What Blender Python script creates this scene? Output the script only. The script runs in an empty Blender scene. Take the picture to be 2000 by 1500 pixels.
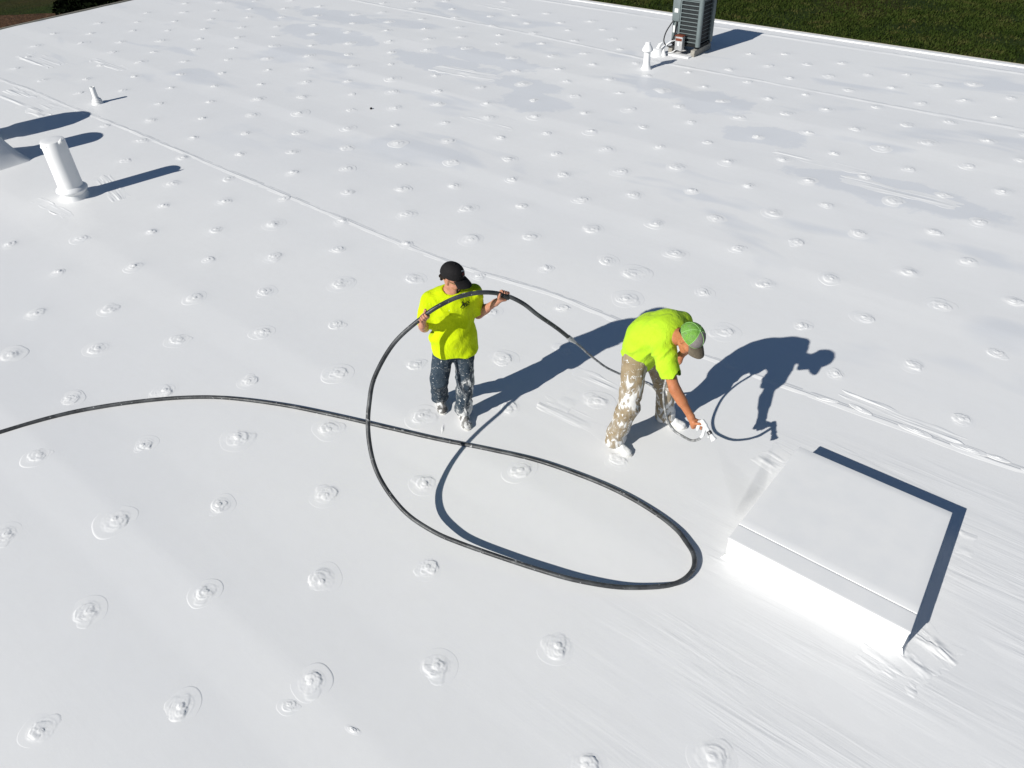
import bpy, bmesh, math, random
import numpy as np
from mathutils import Vector, Matrix
from mathutils.bvhtree import BVHTree

# ------------------------------------------------------------------ camera, sky, sun, exposure
scene = bpy.context.scene
COL = scene.collection
CAM_H = 4.865
RC = np.array([[0.77520576, 0.37551325, -0.50798211],
               [0.63082428, -0.50270798, 0.59105449],
               [-0.03341787, -0.7786363, -0.626585]])
cam_data = bpy.data.cameras.new('camera')
cam = bpy.data.objects.new('camera', cam_data)
COL.objects.link(cam)
cam_data.sensor_width = 36.0
cam_data.lens = 27.0
cam_data.clip_start = 0.05
cam_data.clip_end = 2000.0
mw = Matrix.Identity(4)
for i in range(3):
    mw[i][0] = RC[i, 0]; mw[i][1] = -RC[i, 1]; mw[i][2] = -RC[i, 2]
mw[2][3] = CAM_H
cam.matrix_world = mw
scene.camera = cam

SUN_AZ, SUN_EL = math.radians(78), math.radians(31)     # direction the light travels towards, height of the sun
world = bpy.data.worlds.new('World')
scene.world = world
world.use_nodes = True
wn = world.node_tree
bg = wn.nodes['Background']
sky = wn.nodes.new('ShaderNodeTexSky')
sky.sky_type = 'NISHITA'
sky.sun_disc = False
sky.sun_elevation = SUN_EL
sky.sun_rotation = math.atan2(-math.cos(SUN_AZ), -math.sin(SUN_AZ))
sky.altitude = 300
sky.air_density = 1.0
sky.dust_density = 0.25
sky.ozone_density = 4.0
wn.links.new(sky.outputs[0], bg.inputs[0])
bg.inputs[1].default_value = 0.05
sun_data = bpy.data.lights.new('sun', 'SUN')
sun_data.energy = 5.0
sun_data.angle = math.radians(0.53)
sun_data.color = (0.995, 0.966, 0.905)
sun = bpy.data.objects.new('sun', sun_data)
COL.objects.link(sun)
SUN_DIR = Vector((math.cos(SUN_AZ) * math.cos(SUN_EL), math.sin(SUN_AZ) * math.cos(SUN_EL), -math.sin(SUN_EL)))
sun.rotation_euler = SUN_DIR.to_track_quat('-Z', 'Y').to_euler()
sun.location = (-5, -20, 15)
scene.view_settings.view_transform = 'Standard'
scene.view_settings.look = 'None'
scene.view_settings.exposure = 0.07
scene.view_settings.gamma = 1.0
scene.view_settings.use_curve_mapping = False

rng = random.Random(7)
nrng = np.random.default_rng(7)

# ------------------------------------------------------------------ noise
def _hash(ix, iy, iz, seed):
    n = (ix.astype(np.int64) * 374761393 + iy.astype(np.int64) * 668265263 + iz.astype(np.int64) * 2147483647 + seed * 974634777) & 0xffffffff
    n = ((n ^ (n >> 13)) * 1274126177) & 0xffffffff
    n = n ^ (n >> 16)
    return (n & 0xffff) / 65535.0

def vnoise(x, y, z, seed=0):
    x, y, z = np.broadcast_arrays(np.asarray(x, float), np.asarray(y, float), np.asarray(z, float))
    fx, fy, fz = np.floor(x), np.floor(y), np.floor(z)
    tx, ty, tz = x - fx, y - fy, z - fz
    tx, ty, tz = [t * t * (3 - 2 * t) for t in (tx, ty, tz)]
    ix, iy, iz = fx.astype(int), fy.astype(int), fz.astype(int)
    r = 0
    for a in (0, 1):
        wa = tx if a else 1 - tx
        for b in (0, 1):
            wb = ty if b else 1 - ty
            for c in (0, 1):
                wc = tz if c else 1 - tz
                r = r + wa * wb * wc * _hash(ix + a, iy + b, iz + c, seed)
    return r * 2 - 1

def fbm(x, y, z, seed=0, oct=3):
    r, a = 0, 1.0
    for o in range(oct):
        r = r + a * vnoise(x * 2 ** o, y * 2 ** o, z * 2 ** o, seed + o)
        a *= 0.5
    return r

# ------------------------------------------------------------------ object helpers
def link(name, me, parent=None, loc=None, smooth=True, mats=()):
    ob = bpy.data.objects.new(name, me)
    COL.objects.link(ob)
    for m in mats:
        if m and m.name not in [x.name for x in me.materials if x]:
            me.materials.append(m)
    if smooth and me.polygons:
        me.polygons.foreach_set('use_smooth', [True] * len(me.polygons))
    if parent:
        ob.parent = parent
    if loc is not None:
        ob.location = loc
    return ob

def mesh_np(name, V, F):
    me = bpy.data.meshes.new(name)
    V = np.asarray(V, np.float32)
    F = np.asarray(F, np.int32)
    me.vertices.add(len(V)); me.vertices.foreach_set('co', V.ravel())
    n, k = F.shape
    me.loops.add(n * k); me.loops.foreach_set('vertex_index', F.ravel())
    me.polygons.add(n)
    me.polygons.foreach_set('loop_start', np.arange(0, n * k, k, dtype=np.int32))
    me.polygons.foreach_set('loop_total', np.full(n, k, np.int32))
    me.update(calc_edges=True)
    me.validate()
    return me

def grid_faces(nu, nv, wrap=False):
    i, j = np.meshgrid(np.arange(nu - 1), np.arange(nv if wrap else nv - 1), indexing='ij')
    i, j = i.ravel(), j.ravel()
    j2 = (j + 1) % nv
    return np.stack([i * nv + j, (i + 1) * nv + j, (i + 1) * nv + j2, i * nv + j2], 1)

def empty(name, loc, label, cat, group=None):
    o = bpy.data.objects.new(name, None)
    o.empty_display_size = 0.1
    COL.objects.link(o)
    o.location = loc
    tag(o, label, cat, group)
    return o

def tag(o, label=None, cat=None, group=None, kind=None):
    if label: o['label'] = label
    if cat: o['category'] = cat
    if group: o['group'] = group
    if kind: o['kind'] = kind
    return o

class MB:
    """collects shapes into one bmesh"""
    def __init__(self):
        self.bm = bmesh.new()
    def box(self, lo, hi, bevel=0.0, seg=2):
        lo, hi = Vector(lo), Vector(hi)
        r = bmesh.ops.create_cube(self.bm, size=1.0)
        vs = r['verts']
        for v in vs:
            v.co = Vector((lo[i] + (hi[i] - lo[i]) * (v.co[i] + 0.5) for i in range(3)))
        if bevel > 0:
            es = list({e for v in vs for e in v.link_edges})
            bmesh.ops.bevel(self.bm, geom=es, offset=bevel, segments=seg, affect='EDGES', profile=0.5)
        return self
    def tube(self, pts, rad, n=10, cap=True):
        pts = [Vector(p) for p in pts]
        rads = rad if isinstance(rad, (list, tuple)) else [rad] * len(pts)
        rings = []
        nrm = None
        for i, p in enumerate(pts):
            t = (pts[min(i + 1, len(pts) - 1)] - pts[max(i - 1, 0)])
            if t.length < 1e-9: t = Vector((0, 0, 1))
            t.normalize()
            if nrm is None:
                a = Vector((0, 0, 1)) if abs(t.z) < 0.9 else Vector((1, 0, 0))
                nrm = t.cross(a).normalized()
            else:
                nrm = (nrm - t * nrm.dot(t))
                nrm.normalize()
            b = t.cross(nrm)
            rings.append([self.bm.verts.new(p + rads[i] * (math.cos(2 * math.pi * k / n) * nrm + math.sin(2 * math.pi * k / n) * b)) for k in range(n)])
        for a, b in zip(rings[:-1], rings[1:]):
            for k in range(n):
                self.bm.faces.new((a[k], a[(k + 1) % n], b[(k + 1) % n], b[k]))
        if cap:
            self.bm.faces.new(list(reversed(rings[0]))); self.bm.faces.new(rings[-1])
        return self
    def lathe(self, prof, n=40, loc=(0, 0, 0), wob=0.0, seed=0, cap=True):
        rings = []
        L = Vector(loc)
        for r, z in prof:
            ring = []
            for k in range(n):
                a = 2 * math.pi * k / n
                rr = r * (1 + wob * float(fbm(math.cos(a) * 2.2, math.sin(a) * 2.2, z * 14, seed)))
                ring.append(self.bm.verts.new(L + Vector((rr * math.cos(a), rr * math.sin(a), z))))
            rings.append(ring)
        for a, b in zip(rings[:-1], rings[1:]):
            for k in range(n):
                self.bm.faces.new((a[k], a[(k + 1) % n], b[(k + 1) % n], b[k]))
        if cap:
            self.bm.faces.new(rings[-1])
        return self
    def out(self, name, mat, parent=None, loc=None, smooth=True, shift=None):
        if shift is not None:
            bmesh.ops.translate(self.bm, verts=self.bm.verts, vec=-Vector(shift))
        bmesh.ops.recalc_face_normals(self.bm, faces=self.bm.faces)
        me = bpy.data.meshes.new(name)
        self.bm.to_mesh(me); self.bm.free()
        o = link(name, me, parent, loc, smooth, [mat] if mat else [])
        if smooth:
            try:
                me.set_sharp_from_angle(angle=math.radians(40))
            except Exception:
                pass
        return o

def spline(pts, n_per=8):
    """Catmull-Rom through the points"""
    P = np.array(pts, float)
    P = np.vstack([2 * P[0] - P[1], P, 2 * P[-1] - P[-2]])
    out = []
    for i in range(1, len(P) - 2):
        p0, p1, p2, p3 = P[i - 1], P[i], P[i + 1], P[i + 2]
        for t in np.linspace(0, 1, n_per, endpoint=False):
            out.append(0.5 * (2 * p1 + (p2 - p0) * t + (2 * p0 - 5 * p1 + 4 * p2 - p3) * t * t + (3 * p1 - p0 - 3 * p2 + p3) * t ** 3))
    out.append(P[-2])
    return np.array(out)

# ------------------------------------------------------------------ material helpers
class NT:
    def __init__(self, name, base=(0.8, 0.8, 0.8), rough=0.6, spec=0.4, metal=0.0):
        self.m = bpy.data.materials.new(name)
        self.m.use_nodes = True
        self.t = self.m.node_tree
        self.b = self.t.nodes['Principled BSDF']
        self.b.inputs['Base Color'].default_value = (*base, 1)
        self.b.inputs['Roughness'].default_value = rough
        self.b.inputs['Specular IOR Level'].default_value = spec
        self.b.inputs['Metallic'].default_value = metal
        self._tc = None
    def n(self, typ, **kw):
        nd = self.t.nodes.new(typ)
        for k, v in kw.items():
            setattr(nd, k, v)
        return nd
    def l(self, a, b):
        self.t.links.new(a, b)
    def coord(self, kind='Object', scale=(1, 1, 1), rot=(0, 0, 0), loc=(0, 0, 0)):
        if self._tc is None:
            self._tc = self.n('ShaderNodeTexCoord')
        mp = self.n('ShaderNodeMapping')
        mp.inputs['Scale'].default_value = scale
        mp.inputs['Rotation'].default_value = rot
        mp.inputs['Location'].default_value = loc
        self.l(self._tc.outputs[kind], mp.inputs['Vector'])
        return mp.outputs[0]
    def noise(self, vec, scale, detail=3, rough=0.55, dist=0.0):
        nd = self.n('ShaderNodeTexNoise')
        nd.inputs['Scale'].default_value = scale
        nd.inputs['Detail'].default_value = detail
        nd.inputs['Roughness'].default_value = rough
        nd.inputs['Distortion'].default_value = dist
        if vec is not None: self.l(vec, nd.inputs['Vector'])
        return nd.outputs['Fac']
    def ramp(self, fac, stops, interp='LINEAR'):
        nd = self.n('ShaderNodeValToRGB')
        cr = nd.color_ramp
        cr.interpolation = interp
        while len(cr.elements) < len(stops): cr.elements.new(0.5)
        for e, (p, c) in zip(cr.elements, stops):
            e.position = p
            e.color = (*c, 1) if isinstance(c, (tuple, list)) else (c, c, c, 1)
        self.l(fac, nd.inputs[0])
        return nd.outputs[0]
    def math(self, op, a, b=None, c=None, clamp=False):
        nd = self.n('ShaderNodeMath', operation=op, use_clamp=clamp)
        for i, v in enumerate((a, b, c)):
            if v is None: continue
            if isinstance(v, (int, float)): nd.inputs[i].default_value = v
            else: self.l(v, nd.inputs[i])
        return nd.outputs[0]
    def mix(self, fac, a, b):
        nd = self.n('ShaderNodeMix', data_type='RGBA')
        if isinstance(fac, (int, float)): nd.inputs[0].default_value = fac
        else: self.l(fac, nd.inputs[0])
        for i, v in ((6, a), (7, b)):
            if isinstance(v, (tuple, list)): nd.inputs[i].default_value = (*v, 1)
            else: self.l(v, nd.inputs[i])
        return nd.outputs[2]
    def sep(self, vec):
        nd = self.n('ShaderNodeSeparateXYZ')
        self.l(vec, nd.inputs[0])
        return nd.outputs
    def color(self, c): self.l(c, self.b.inputs['Base Color'])
    def rough(self, c): self.l(c, self.b.inputs['Roughness'])
    def bump(self, h, strength=0.3, dist=0.01):
        nd = self.n('ShaderNodeBump')
        nd.inputs['Strength'].default_value = strength
        nd.inputs['Distance'].default_value = dist
        self.l(h, nd.inputs['Height'])
        self.l(nd.outputs[0], self.b.inputs['Normal'])

WHITE = (0.80, 0.80, 0.80)

def mat_coating(name, roof=False):
    k = NT(name, WHITE, 0.5, 0.35)
    if roof:
        o = k.coord('Object')
        big = k.noise(k.coord('Object', (0.10, 0.34, 1)), 1.0, 4, 0.5)
        pond = k.noise(k.coord('Object', (0.30, 0.75, 1), loc=(3.1, 1.7, 0)), 1.0, 3, 0.6, 0.4)
        sx, sy, sz = k.sep(o)
        far = k.n('ShaderNodeMapRange', interpolation_type='SMOOTHSTEP')
        far.inputs[1].default_value = 5.5; far.inputs[2].default_value = 9.0
        k.l(sy, far.inputs[0])
        pm = k.math('MULTIPLY', k.ramp(pond, [(0.56, 0.0), (0.63, 1.0)]), far.outputs[0])
        c = k.mix(k.ramp(big, [(0.35, 0.0), (0.65, 1.0)]), (0.81, 0.81, 0.805), (0.755, 0.76, 0.768))
        # dried puddle outlines round a few fasteners
        wob = k.noise(o, 1.5, 5, 0.65)
        for (px_, py_, rx, ry) in ((-6.18, 13.07, .75, .6), (-8.89, 11.27, .8, .55), (-4.74, 12.1, .75, .45), (-12.0, 12.1, 1.6, .5),
                                   (-16.0, 12.3, 1.7, .6), (-11.4, 12.9, 1.7, .45), (-2.3, 11.15, 1.5, .5), (-7.15, 13.1, .6, .4), (-17.2, 13.6, 1.6, .5), (-9.7, 12.0, 1.0, .4)):
            dx = k.math('DIVIDE', k.math('SUBTRACT', sx, px_), rx)
            dy = k.math('DIVIDE', k.math('SUBTRACT', sy, py_), ry)
            d2 = k.math('ADD', k.math('MULTIPLY', dx, dx), k.math('MULTIPLY', dy, dy))
            d2 = k.math('ADD', d2, k.math('MULTIPLY', k.math('SUBTRACT', wob, 0.5), 3.2))
            pm = k.math('MAXIMUM', pm, k.math('SUBTRACT', 1.0, k.math('SMOOTH_MIN', k.math('MULTIPLY', k.math('MAXIMUM', k.math('SUBTRACT', d2, 0.7), 0.0), 3.3), 1.0, 0.05), clamp=True))
        c = k.mix(k.math('MULTIPLY', pm, 0.75), c, (0.66, 0.68, 0.715))
        fine = k.noise(k.coord('Object', (1, 1, 1)), 7.0, 4, 0.6)
        c = k.mix(k.math('MULTIPLY', k.ramp(fine, [(0.4, 0.0), (0.75, 1.0)]), 0.14), c, (0.72, 0.715, 0.70))
        k.color(c)
        # brush and roller streaks that run with the sheets, strongest round the lidded box
        st = k.noise(k.coord('Object', (0.8, 9, 1)), 1.0, 4, 0.55, 0.7)
        st2 = k.noise(k.coord('Object', (3, 45, 1)), 1.0, 2, 0.6, 0.5)
        mx = k.n('ShaderNodeMapRange', interpolation_type='SMOOTHSTEP'); mx.inputs[1].default_value = -2.2; mx.inputs[2].default_value = -0.6; k.l(sx, mx.inputs[0])
        my = k.n('ShaderNodeMapRange', interpolation_type='SMOOTHSTEP'); my.inputs[1].default_value = 6.1; my.inputs[2].default_value = 5.6; k.l(sy, my.inputs[0])
        my2 = k.n('ShaderNodeMapRange', interpolation_type='SMOOTHSTEP'); my2.inputs[1].default_value = 1.6; my2.inputs[2].default_value = 2.6; k.l(sy, my2.inputs[0])
        msk = k.math('MULTIPLY', k.math('MULTIPLY', mx.outputs[0], my.outputs[0]), my2.outputs[0])
        patchy = k.ramp(k.noise(k.coord('Object', (0.6, 1.3, 1)), 1.0, 2), [(0.42, 0.15), (0.6, 1.0)])
        msk = k.math('MULTIPLY_ADD', msk, 1.0, 0.07)
        h = k.math('MULTIPLY', k.math('MULTIPLY', k.math('ADD', st, k.math('MULTIPLY', st2, 0.10)), msk), patchy)
        h2 = k.math('ADD', k.math('MULTIPLY', h, 0.0075), k.math('MULTIPLY', fine, 0.0008))
        h2 = k.math('ADD', h2, k.math('MULTIPLY', k.noise(o, 60.0, 2), 0.00012))
        k.bump(h2, 1.0, 1.0)
        k.rough(k.ramp(big, [(0.3, 0.42), (0.7, 0.6)]))
    else:
        o = k.coord('Object')
        f = k.noise(o, 22.0, 4, 0.6)
        k.color(k.mix(k.ramp(k.noise(o, 5.0, 3, 0.5), [(0.35, 0.0), (0.7, 1.0)]), (0.80, 0.80, 0.797), (0.765, 0.77, 0.775)))
        k.bump(k.math('ADD', k.math('MULTIPLY', f, 0.0003), k.math('MULTIPLY', k.noise(o, 90, 2), 0.00005)), 1.0, 1.0)
    return k.m

M = {}
M['roof'] = mat_coating('white_roof_coating', True)
M['coat'] = mat_coating('white_coating')

def simple(name, base, rough=0.6, spec=0.4, metal=0.0, var=0.25, scale=14, bump=0.0, bscale=60, dark=None):
    k = NT(name, base, rough, spec, metal)
    o = k.coord('Object')
    f = k.noise(o, scale, 4, 0.6)
    d = dark or tuple(c * (1 - var) for c in base)
    k.color(k.mix(k.ramp(f, [(0.35, 0.0), (0.7, 1.0)]), base, d))
    if bump > 0:
        k.bump(k.noise(o, bscale, 3), 1.0, bump)
    M[name] = k.m
    return k.m

simple('ac_grey', (0.15, 0.182, 0.185), 0.45, 0.4, var=0.18, scale=6)
simple('ac_coil', (0.022, 0.027, 0.030), 0.6, 0.3, var=0.5, scale=40, bump=0.004, bscale=160)
simple('ac_dark', (0.012, 0.013, 0.014), 0.7, 0.2)
simple('black_rubber', (0.018, 0.019, 0.021), 0.45, 0.4, var=0.3, scale=30)
simple('label_white', (0.75, 0.76, 0.74), 0.5, 0.3, var=0.06)
simple('galvanised', (0.47, 0.475, 0.48), 0.38, 0.5, 0.35, var=0.2, scale=18)
simple('rust_red', (0.20, 0.055, 0.03), 0.7, 0.2, var=0.4, scale=50)
simple('weathered_wood', (0.34, 0.32, 0.28), 0.8, 0.2, var=0.3, scale=20, bump=0.002)
simple('fascia', (0.42, 0.38, 0.30), 0.5, 0.4, var=0.2)
simple('wall_metal', (0.45, 0.44, 0.40), 0.6, 0.3, var=0.1)
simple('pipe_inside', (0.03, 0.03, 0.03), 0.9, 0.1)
simple('copper', (0.30, 0.13, 0.07), 0.5, 0.4, 0.5)
simple('gunmetal', (0.12, 0.12, 0.125), 0.4, 0.5, 0.6)

def mat_cloth(name, base, dark, wscale=(1, 1, 1), bump=0.006, rough=0.85, weave=True, sheen=0.0):
    k = NT(name, base, rough, 0.2)
    o = k.coord('Object')
    f = k.noise(o, 9, 3, 0.6)
    k.color(k.mix(k.ramp(f, [(0.35, 0.0), (0.75, 1.0)]), base, dark))
    w = k.noise(k.coord('Object', wscale), 9.0, 3, 0.55, 0.8)
    k.bump(k.math('MULTIPLY', w, bump), 1.0, 1.0)
    M[name] = k.m
    return k

# ------------------------------------------------------------------ the roof
FAST = np.array([(-21.97,12.27),(-21.17,12.93),(-20.45,13.52),(-19.60,14.10),(-21.95,11.08),(-21.09,11.69),(-20.46,12.24),(-19.79,12.87),(-18.97,13.40),(-18.31,14.08),(-16.81,13.99),(-22.07,9.77),(-21.24,10.41),(-20.42,10.97),(-19.76,11.64),(-19.06,12.28),(-18.29,12.78),(-17.60,13.35),(-16.16,13.32),(-22.05,8.57),(-21.24,9.11),(-20.53,9.86),(-19.76,10.37),(-19.05,10.96),(-18.34,11.57),(-17.64,12.12),(-16.90,12.71),(-21.31,7.78),(-20.53,8.55),(-19.81,9.12),(-19.03,9.75),(-18.33,10.36),(-17.60,10.95),(-16.91,11.51),(-16.22,12.12),(-15.64,12.72),(-20.50,7.19),(-19.13,8.54),(-18.29,9.12),(-17.64,9.79),(-16.90,10.33),(-16.22,10.93),(-15.48,11.48),(-14.86,12.09),(-19.82,6.63),(-18.35,7.86),(-17.81,8.50),(-16.97,9.10),(-16.24,9.72),(-15.54,10.26),(-14.87,10.88),(-14.19,11.44),(-18.40,6.59),(-17.65,7.17),(-16.93,7.87),(-16.20,8.49),(-15.52,9.07),(-14.82,9.73),(-14.16,10.28),(-13.46,10.90),(-16.89,6.63),(-16.25,7.21),(-15.57,7.86),(-14.86,8.45),(-14.15,9.05),(-13.48,9.68),(-12.78,10.20),(-14.86,7.19),(-14.12,7.83),(-13.44,8.46),(-12.82,9.04),(-12.10,9.69),(-14.61,5.96),(-14.14,6.60),(-13.43,7.22),(-12.79,7.84),(-12.11,8.43),(-11.45,9.07),(-13.36,5.95),(-12.69,6.55),(-12.09,7.22),(-11.34,7.77),(-10.76,8.40),(-12.76,5.31),(-12.06,5.94),(-11.38,6.60),(-10.72,7.14),(-10.11,7.78),(-11.26,5.28),(-10.68,5.88),(-10.02,6.61),(-9.44,7.20),(-10.68,4.76),(-10.05,5.37),(-9.37,5.95),(-8.76,6.64),(-10.06,4.18),(-9.36,4.76),(-8.83,5.35),(-8.11,5.96),(-11.34,2.83),(-10.68,3.50),(-7.54,5.40),(-9.34,3.54),(-8.71,4.21),(-8.08,4.77),(-10.03,2.87),(-8.04,3.57),(-7.46,4.17),(-6.84,4.84),(-9.31,2.25),(-8.65,2.83),(-7.42,2.97),(-6.77,3.61),(-6.21,4.22),(-8.01,2.33),(-8.69,1.67),(-6.15,3.00),(-5.50,3.63),(-7.38,1.70),(-6.72,2.37),(-6.15,1.80),(-5.50,2.40),(-4.91,3.02),(-6.80,1.11),(-6.06,0.48),(-5.46,1.14),(-4.90,1.79),(-4.27,2.44),(-4.77,0.53),(-4.21,1.19),(-3.60,1.82),(-4.13,-0.11),(-3.53,0.55),(-2.97,1.22),(-3.02,2.42),(-2.39,1.83),(-1.81,2.48),(-0.59,2.46),(-1.17,1.92),(-17.07,15.21),(-16.37,15.76),(-15.76,16.28),(-16.34,14.49),(-15.96,15.19),(-15.01,15.71),(-14.33,17.05),(-15.49,13.92),(-14.95,14.55),(-14.35,15.10),(-13.66,15.68),(-13.19,16.10),(-12.62,16.65),(-14.91,13.26),(-14.22,13.90),(-13.63,14.47),(-13.05,15.00),(-12.46,15.64),(-11.80,16.10),(-11.25,16.59),(-14.15,12.70),(-13.54,13.29),(-13.00,13.84),(-12.36,14.47),(-11.77,15.01),(-11.23,15.65),(-10.57,16.11),(-10.07,16.56),(-13.49,12.07),(-12.93,12.66),(-12.28,13.19),(-11.90,13.92),(-11.08,14.40),(-10.60,15.00),(-9.95,15.56),(-12.86,11.46),(-10.97,13.19),(-10.33,13.80),(-9.83,14.30),(-9.37,14.98),(-12.10,10.78),(-11.53,11.42),(-10.32,12.56),(-9.65,13.12),(-9.24,13.78),(-8.55,14.29),(-11.53,10.24),(-10.80,10.75),(-10.26,11.36),(-9.69,12.01),(-9.05,12.60),(-8.43,13.11),(-7.93,13.72),(-10.83,9.63),(-10.31,10.23),(-9.53,10.75),(-8.94,11.37),(-8.44,11.98),(-7.83,12.58),(-7.23,13.09),(-10.19,8.99),(-9.54,9.58),(-9.05,10.21),(-8.37,10.72),(-7.75,11.35),(-7.19,11.94),(-6.54,12.54),(-9.52,8.42),(-8.91,8.98),(-8.28,9.60),(-7.74,10.19),(-7.15,10.67),(-6.55,11.34),(-8.83,7.82),(-8.24,8.36),(-7.59,8.98),(-7.08,9.57),(-6.53,10.17),(-5.87,10.74),(-8.18,7.19),(-7.61,7.73),(-7.04,8.40),(-6.51,9.00),(-5.86,9.57),(-5.25,10.19),(-7.53,6.64),(-6.95,7.28),(-6.37,7.79),(-5.80,8.43),(-5.28,8.99),(-6.90,6.02),(-6.30,6.63),(-5.71,7.13),(-5.16,7.80),(-4.56,8.41),(-3.95,7.86),(-6.89,16.13),(-6.30,16.53),(-6.25,15.60),(-5.66,16.10),(-5.12,16.55),(-6.79,14.96),(-5.60,15.10),(-5.03,15.62),(-4.44,16.08),(-3.85,16.49),(-7.37,14.35),(-6.14,14.45),(-4.41,15.03),(-3.81,15.60),(-3.20,16.15),(-2.69,16.57),(-6.70,13.72),(-4.95,14.35),(-3.15,15.03),(-2.57,15.58),(-1.95,16.15),(-6.04,13.17),(-5.43,13.77),(-3.71,14.42),(-4.36,13.79),(-1.93,15.02),(-5.42,12.63),(-4.83,13.22),(-6.00,11.98),(-2.50,14.36),(-4.78,12.00),(-4.21,12.63),(-3.63,13.18),(-3.01,13.82),(-5.34,11.33),(-3.01,12.67),(-2.49,13.22),(-1.77,13.82),(-4.71,10.79),(-4.06,11.37),(-3.54,12.04),(-1.76,12.67),(-1.18,13.29),(-4.07,10.20),(-3.45,10.82),(-2.84,11.43),(-2.42,12.05),(-4.66,9.58),(-1.13,12.01),(-2.93,10.22),(-2.24,10.85),(-1.76,11.42),(-3.99,9.01),(-3.43,9.60),(-2.85,9.01),(-2.29,9.69),(-1.55,10.26),(-1.15,10.85),(-3.37,8.42),(-1.39,14.44),(-3.23,7.24),(-2.73,7.84),(-2.17,8.39),(-1.50,9.08),(-1.00,9.74),(-2.66,6.66),(-2.04,7.26),(-1.56,7.82),(-0.98,8.53),(-0.35,9.10),(-1.44,6.66),(-0.87,7.27),(-0.27,7.96),(-0.26,6.68),(-6.21,5.45),(-5.62,5.98),(-4.96,5.44),(-4.27,4.85),(-4.95,4.22),(-4.31,3.66),(-3.73,4.27),(-3.86,6.61),(-3.10,4.86),(-4.53,7.20),(-5.04,6.59),(-4.36,6.01),(-4.11,7.14),(-3.68,3.06),(-3.11,3.68),(-2.49,4.31),(-3.83,5.39)])
TENT = np.where(np.hypot(FAST[:, 0], FAST[:, 1]) < 8.6, 0.003, 0.0068)
LAPS = [-1.2, 1.2, 3.58, 8.42, 10.8, 13.0]

def roof_z(x, y):
    x = np.asarray(x, float); y = np.asarray(y, float)
    z = 0.012 * fbm(x * 0.16, y * 0.45, 0.3, 5, 2)
    for i, yk in enumerate(LAPS):
        yy = y - yk - 0.025 * vnoise(x * 0.5, i * 7.1, 0, 3)
        amp = 0.0075 * (1 + 0.5 * vnoise(x * 0.25, i * 3.3, 1, 9))
        z = z + amp * np.where(yy < 0, np.clip(1 + yy / 0.42, 0, 1), np.clip(1 - yy / 0.62, 0, 1))
    return z

def tents(X, Y, Z, xs, ys):
    for i, (fx, fy) in enumerate(FAST):
        i0, i1 = np.searchsorted(xs, (fx - 0.6, fx + 0.6)); j0, j1 = np.searchsorted(ys, (fy - 0.6, fy + 0.6))
        d = np.hypot(X[i0:i1, j0:j1] - fx, Y[i0:i1, j0:j1] - fy)
        Z[i0:i1, j0:j1] += TENT[i] * np.exp(-(d / 0.15) ** 1.5)

X0, X1, Y0, Y1 = -23.75, 12.0, -9.0, 18.2
building = empty('building', (0, 0, 0), 'long flat roofed building under a bright white coated roof dotted with fastener bumps', 'building')
xs = np.concatenate([np.arange(X0, 1.6, 0.06), np.arange(1.6, X1 + .01, 0.4)])
ys = np.concatenate([np.arange(Y0, -1.0, 0.3), np.arange(-1.0, Y1, 0.05), [Y1]])
xs[0] = X0
GX, GY = np.meshgrid(xs, ys, indexing='ij')
GZ = roof_z(GX, GY)
tents(GX, GY, GZ, xs, ys)
roof = link('roof', mesh_np('roof', np.stack([GX, GY, GZ], -1).reshape(-1, 3), grid_faces(len(xs), len(ys))), building, None, True, [M['roof']])

def surf(x, y):
    """height of the finished sheet, fastener tents included"""
    x = np.asarray(x, float); y = np.asarray(y, float)
    z = roof_z(x, y)
    d = np.hypot(x[..., None] - FAST[:, 0], y[..., None] - FAST[:, 1])
    j = np.argmin(d, -1)
    d = np.min(d, -1)
    return z + TENT[j] * np.exp(-(d / 0.15) ** 1.5)

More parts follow.
